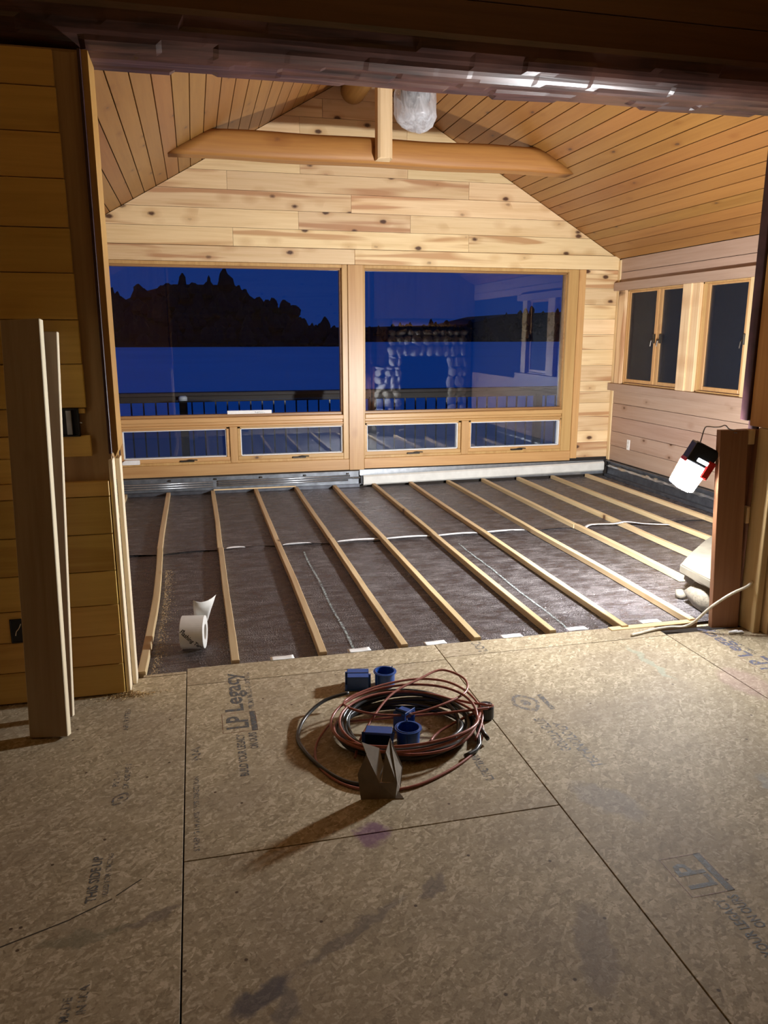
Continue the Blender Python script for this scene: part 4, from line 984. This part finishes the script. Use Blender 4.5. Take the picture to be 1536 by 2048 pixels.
r3 = smoothpath([(.50, 2.52, .012), (.55, 2.62, .045), (.70, 2.80, .10), (.86, 2.90, .115), (.97, 2.95, .12), (1.05, 2.89, .10), (1.03, 2.80, .085), (.92, 2.72, .085), (.76, 2.68, .075), (.62, 2.70, .08), (.52, 2.78, .085), (.54, 2.86, .08), (.68, 2.92, .09), (.84, 2.94, .095), (.97, 2.90, .09), (1.04, 2.80, .075), (1.05, 2.66, .05), (.97, 2.52, .02)], 6)
T(tube('red_cable', r3, .005, M['redcable'], None, 8), 'raised red cable loop arching over the top of the coil', 'cable')
pg = empty('cable_plug', (1.085, 2.715, 0), (0, 0, R(25))); T(pg, 'black cable plug standing at the right edge of the coil', 'plug')
bm = bmesh.new(); lathe_bm(bm, [(.0, 0), (.030, 0), (.034, .006), (.034, .05), (.028, .06), (.0, .062)], 20, cap=False); bmesh.ops.remove_doubles(bm, verts=bm.verts, dist=1e-5); link('body', bm_me('body', bm), M['black'], pg, None, None, False)
bm = bmesh.new(); lathe_bm(bm, [(.014, 0), (.010, .05)], 14, 'X'); link('strain_relief', bm_me('strain_relief', bm), M['black'], pg, (-.07, 0, .03), None, True)
bm = bmesh.new(); bm_tube(bm, [(0, 0, 0), (0, 0, .012)], .004, 6); link('pin', bm_me('pin', bm), M['screw'], pg, (.012, -.01, .06))

# ================================================================== FOLDED CARDBOARD PIECE
cp = empty('cardboard_piece', (.555, 2.285, 0)); T(cp, 'folded grey cardboard corner standing at the front of the cable coil', 'cardboard')
def sheet(name, vs, fs, mat=M['card']):
    o = link(name, mesh_py(name, vs, fs), mat, cp); md = o.modifiers.new('thickness', 'SOLIDIFY'); md.thickness = .0025; md.offset = 0; return o
sheet('front_panel', [(-.085, -.01, .0), (.030, -.03, .0), (.036, -.028, .05), (-.022, -.02, .052), (-.062, .005, .138), (-.092, .008, .075)], [(0, 1, 2, 3, 4, 5)])
sheet('inner_flap', [(-.066, .060, .150), (-.004, .062, .122), (.0, .02, .085), (-.018, -.015, .052), (-.030, -.016, .058)], [(0, 1, 2, 3, 4)], M['cardlit'])  # flap colour lightened as if lit by the lamp
sheet('side_panel', [(.030, -.03, 0), (.060, .02, .0), (.075, .045, .06), (.030, .045, .160), (.004, .0, .142), (-.014, -.02, .055), (.036, -.028, .05)], [(0, 1, 2, 3, 4, 5, 6)])
for o_ in cp.children: o_.scale.z = 1.15
sheet('foot_flap', [(.004, -.028, .001), (.058, -.040, .001), (.045, -.010, .012), (.024, -.012, .02)], [(0, 1, 2, 3)])
# label sheet on the window stool
lb = empty('window_label', (.515, YB+.02, .764)); T(lb, 'long white paper label propped at the foot of the left pane', 'label')
bm = bmesh.new(); bm_box(bm, -.22, .22, -.001, .001, 0, .034); link('sheet', bm_me('sheet', bm), M['paper'], lb, None, (R(-12), 0, R(1)))
link('printed_lettering', text_mesh('INSTALL', .02, .1), M['inkfaint'], lb, (.05, -.0035, .006), (R(78), 0, R(1)))
wc = empty('crank_cover', (-.655, YB-.022, .292)); T(wc, 'rounded cream plastic cover lying on the left awning sash', 'cover')
bm = bmesh.new(); pts = [(-.08, -.022), (.085, -.022), (.085, .022), (-.05, .022), (-.072, .012), (-.082, -.004)]
a_ = [bm.verts.new((x, -.012, z_)) for x, z_ in pts]; b_ = [bm.verts.new((x, .012, z_)) for x, z_ in pts]; bm.faces.new(a_); bm.faces.new(b_[::-1])
for i in range(6): bm.faces.new((a_[i], b_[i], b_[(i+1) % 6], a_[(i+1) % 6]))
bmesh.ops.bevel(bm, geom=list(bm.edges), offset=.004, segments=2, affect='EDGES'); link('shell', bm_me('shell', bm), M['white'], wc, (0, 0, .025))

# ================================================================== OUTSIDE
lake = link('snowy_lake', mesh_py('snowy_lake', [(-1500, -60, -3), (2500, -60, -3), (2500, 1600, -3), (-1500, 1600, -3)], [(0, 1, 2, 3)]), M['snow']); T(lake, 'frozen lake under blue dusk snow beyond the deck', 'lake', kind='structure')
dk = root('floor_deck', 'dark board deck outside the lake windows', 'deck', (1.5, 9, -.1))
for k in range(12): wrel(box('deck_board', -4, 7.5, 8.03+.142*k, 8.03+.142*k+.136, -.14, -.10, M['deck'], None, .003), dk)
rg_ = empty('deck_railing', (1.5, 9.3, -.1)); T(rg_, 'dark deck railing with thin balusters in front of the lake', 'railing')
RL = lambda o: wrel(o, rg_)
RL(box('top_rail', -4, 7.5, 9.23, 9.37, .845, .890, M['rail'], None, .006)); RL(box('sub_rail', -4, 7.5, 9.28, 9.32, .775, .845, M['rail'], None, .004)); RL(box('bottom_rail', -4, 7.5, 9.28, 9.32, .02, .07, M['rail'], None, .004))
bm = bmesh.new(); bm_box(bm, -.008, .008, -.008, .008, 0, .71); bme = bm_me('baluster', bm); bme.materials.append(M['bronze'])
for k in range(78): RL(link('baluster', bme, None, None, (-3.3+.1353*k, 9.3, .068)))
for x in (-2.3, -.15, 2.1, 4.3, 6.4):
    RL(box('post', x-.045, x+.045, 9.255, 9.345, -.10, .80 if x != -.15 else .85, M['rail'], None, .004))
pc = tube('post_cap', [(-.15, 9.22, .80), (-.15, 9.22, .84), (-.15, 9.22, .855)], .05, M['enamel'], None, 14, rad=[.05, .05, .03]); RL(pc)
# wooded shores
def conifer(bm, x, y, z_, h, r_, rg):
    # crown of four tiers; broad-leaved ones are rounder
    rnd_ = rg.random() < .95; seg = 7; prev = None
    prof = [(.0, .55), (.22, 1.0), (.5, .85), (.72, .55), (.9, .2)] if rnd_ else [(.0, .8), (.3, .75), (.55, .5), (.8, .25), (1.0, .04)]
    for t_, w in prof:
        ring = [bm.verts.new((x+r_*w*math.cos(k*.8976)*(.65+.7*rg.random()), y+r_*w*.7*math.sin(k*.8976), z_+h*(t_+.10*(rg.random()-.5)))) for k in range(seg)]
        if prev:
            for k in range(seg): bm.faces.new((prev[k], prev[(k+1) % seg], ring[(k+1) % seg], ring[k]))
        prev = ring
    bm.faces.new(prev)
def shore(name, label, prof, D, seed, hmin, hmax, step, cnt):
    """prof: (x, hill height) at distance D; hill mound plus conifers"""
    rg = random.Random(seed); bm = bmesh.new()
    top = []
    for (x, h) in prof:
        a = bm.verts.new((x, D, -3.2)); b = bm.verts.new((x, D+25, -3+h)); c = bm.verts.new((x, D+120, -3+h)); top.append((a, b, c))
    for A_, B_ in zip(top, top[1:]):
        bm.faces.new((A_[0], B_[0], B_[1], A_[1])); bm.faces.new((A_[1], B_[1], B_[2], A_[2]))
    x = prof[0][0]
    while x < prof[-1][0]:
        for (xa, ha), (xb, hb) in zip(prof, prof[1:]):
            if xa <= x <= xb: hh = ha+(hb-ha)*(x-xa)/(xb-xa)
        for q in range(cnt):
            t_ = rg.random(); conifer(bm, x+rg.uniform(-step, step), D+25*t_-1, -3+hh*t_-1, rg.uniform(hmin, hmax)*(.6+.4*rg.random()), rg.uniform(.2, .36)*hmax, rg)
        x += step
    o = link(name, bm_me(name, bm), M['conifer']); T(o, label, 'forest', kind='stuff'); return o
def atpx(px, D): # world x of an image column at depth y = D near the horizon
    a = math.atan((px-768)/1580)+R(13.6); return D*math.tan(a)
D1 = 330
shore('near_forest', 'black conifer forest on the left lake shore', [(atpx(p, D1), h) for p, h in ((60, 16), (217, 17), (290, 23), (350, 26), (480, 26), (530, 19), (600, 15), (640, 8), (690, 5), (720, 2))], D1, 2, 6, 10, 2.0, 3)
D2 = 560
shore('far_forest', 'distant low wooded far shore of the lake', [(atpx(p, D2), h) for p, h in ((640, 8), (760, 11), (850, 12), (950, 13), (985, 16), (1040, 21), (1200, 24), (1500, 26), (1700, 26))], D2, 6, 4, 8, 4, 3)
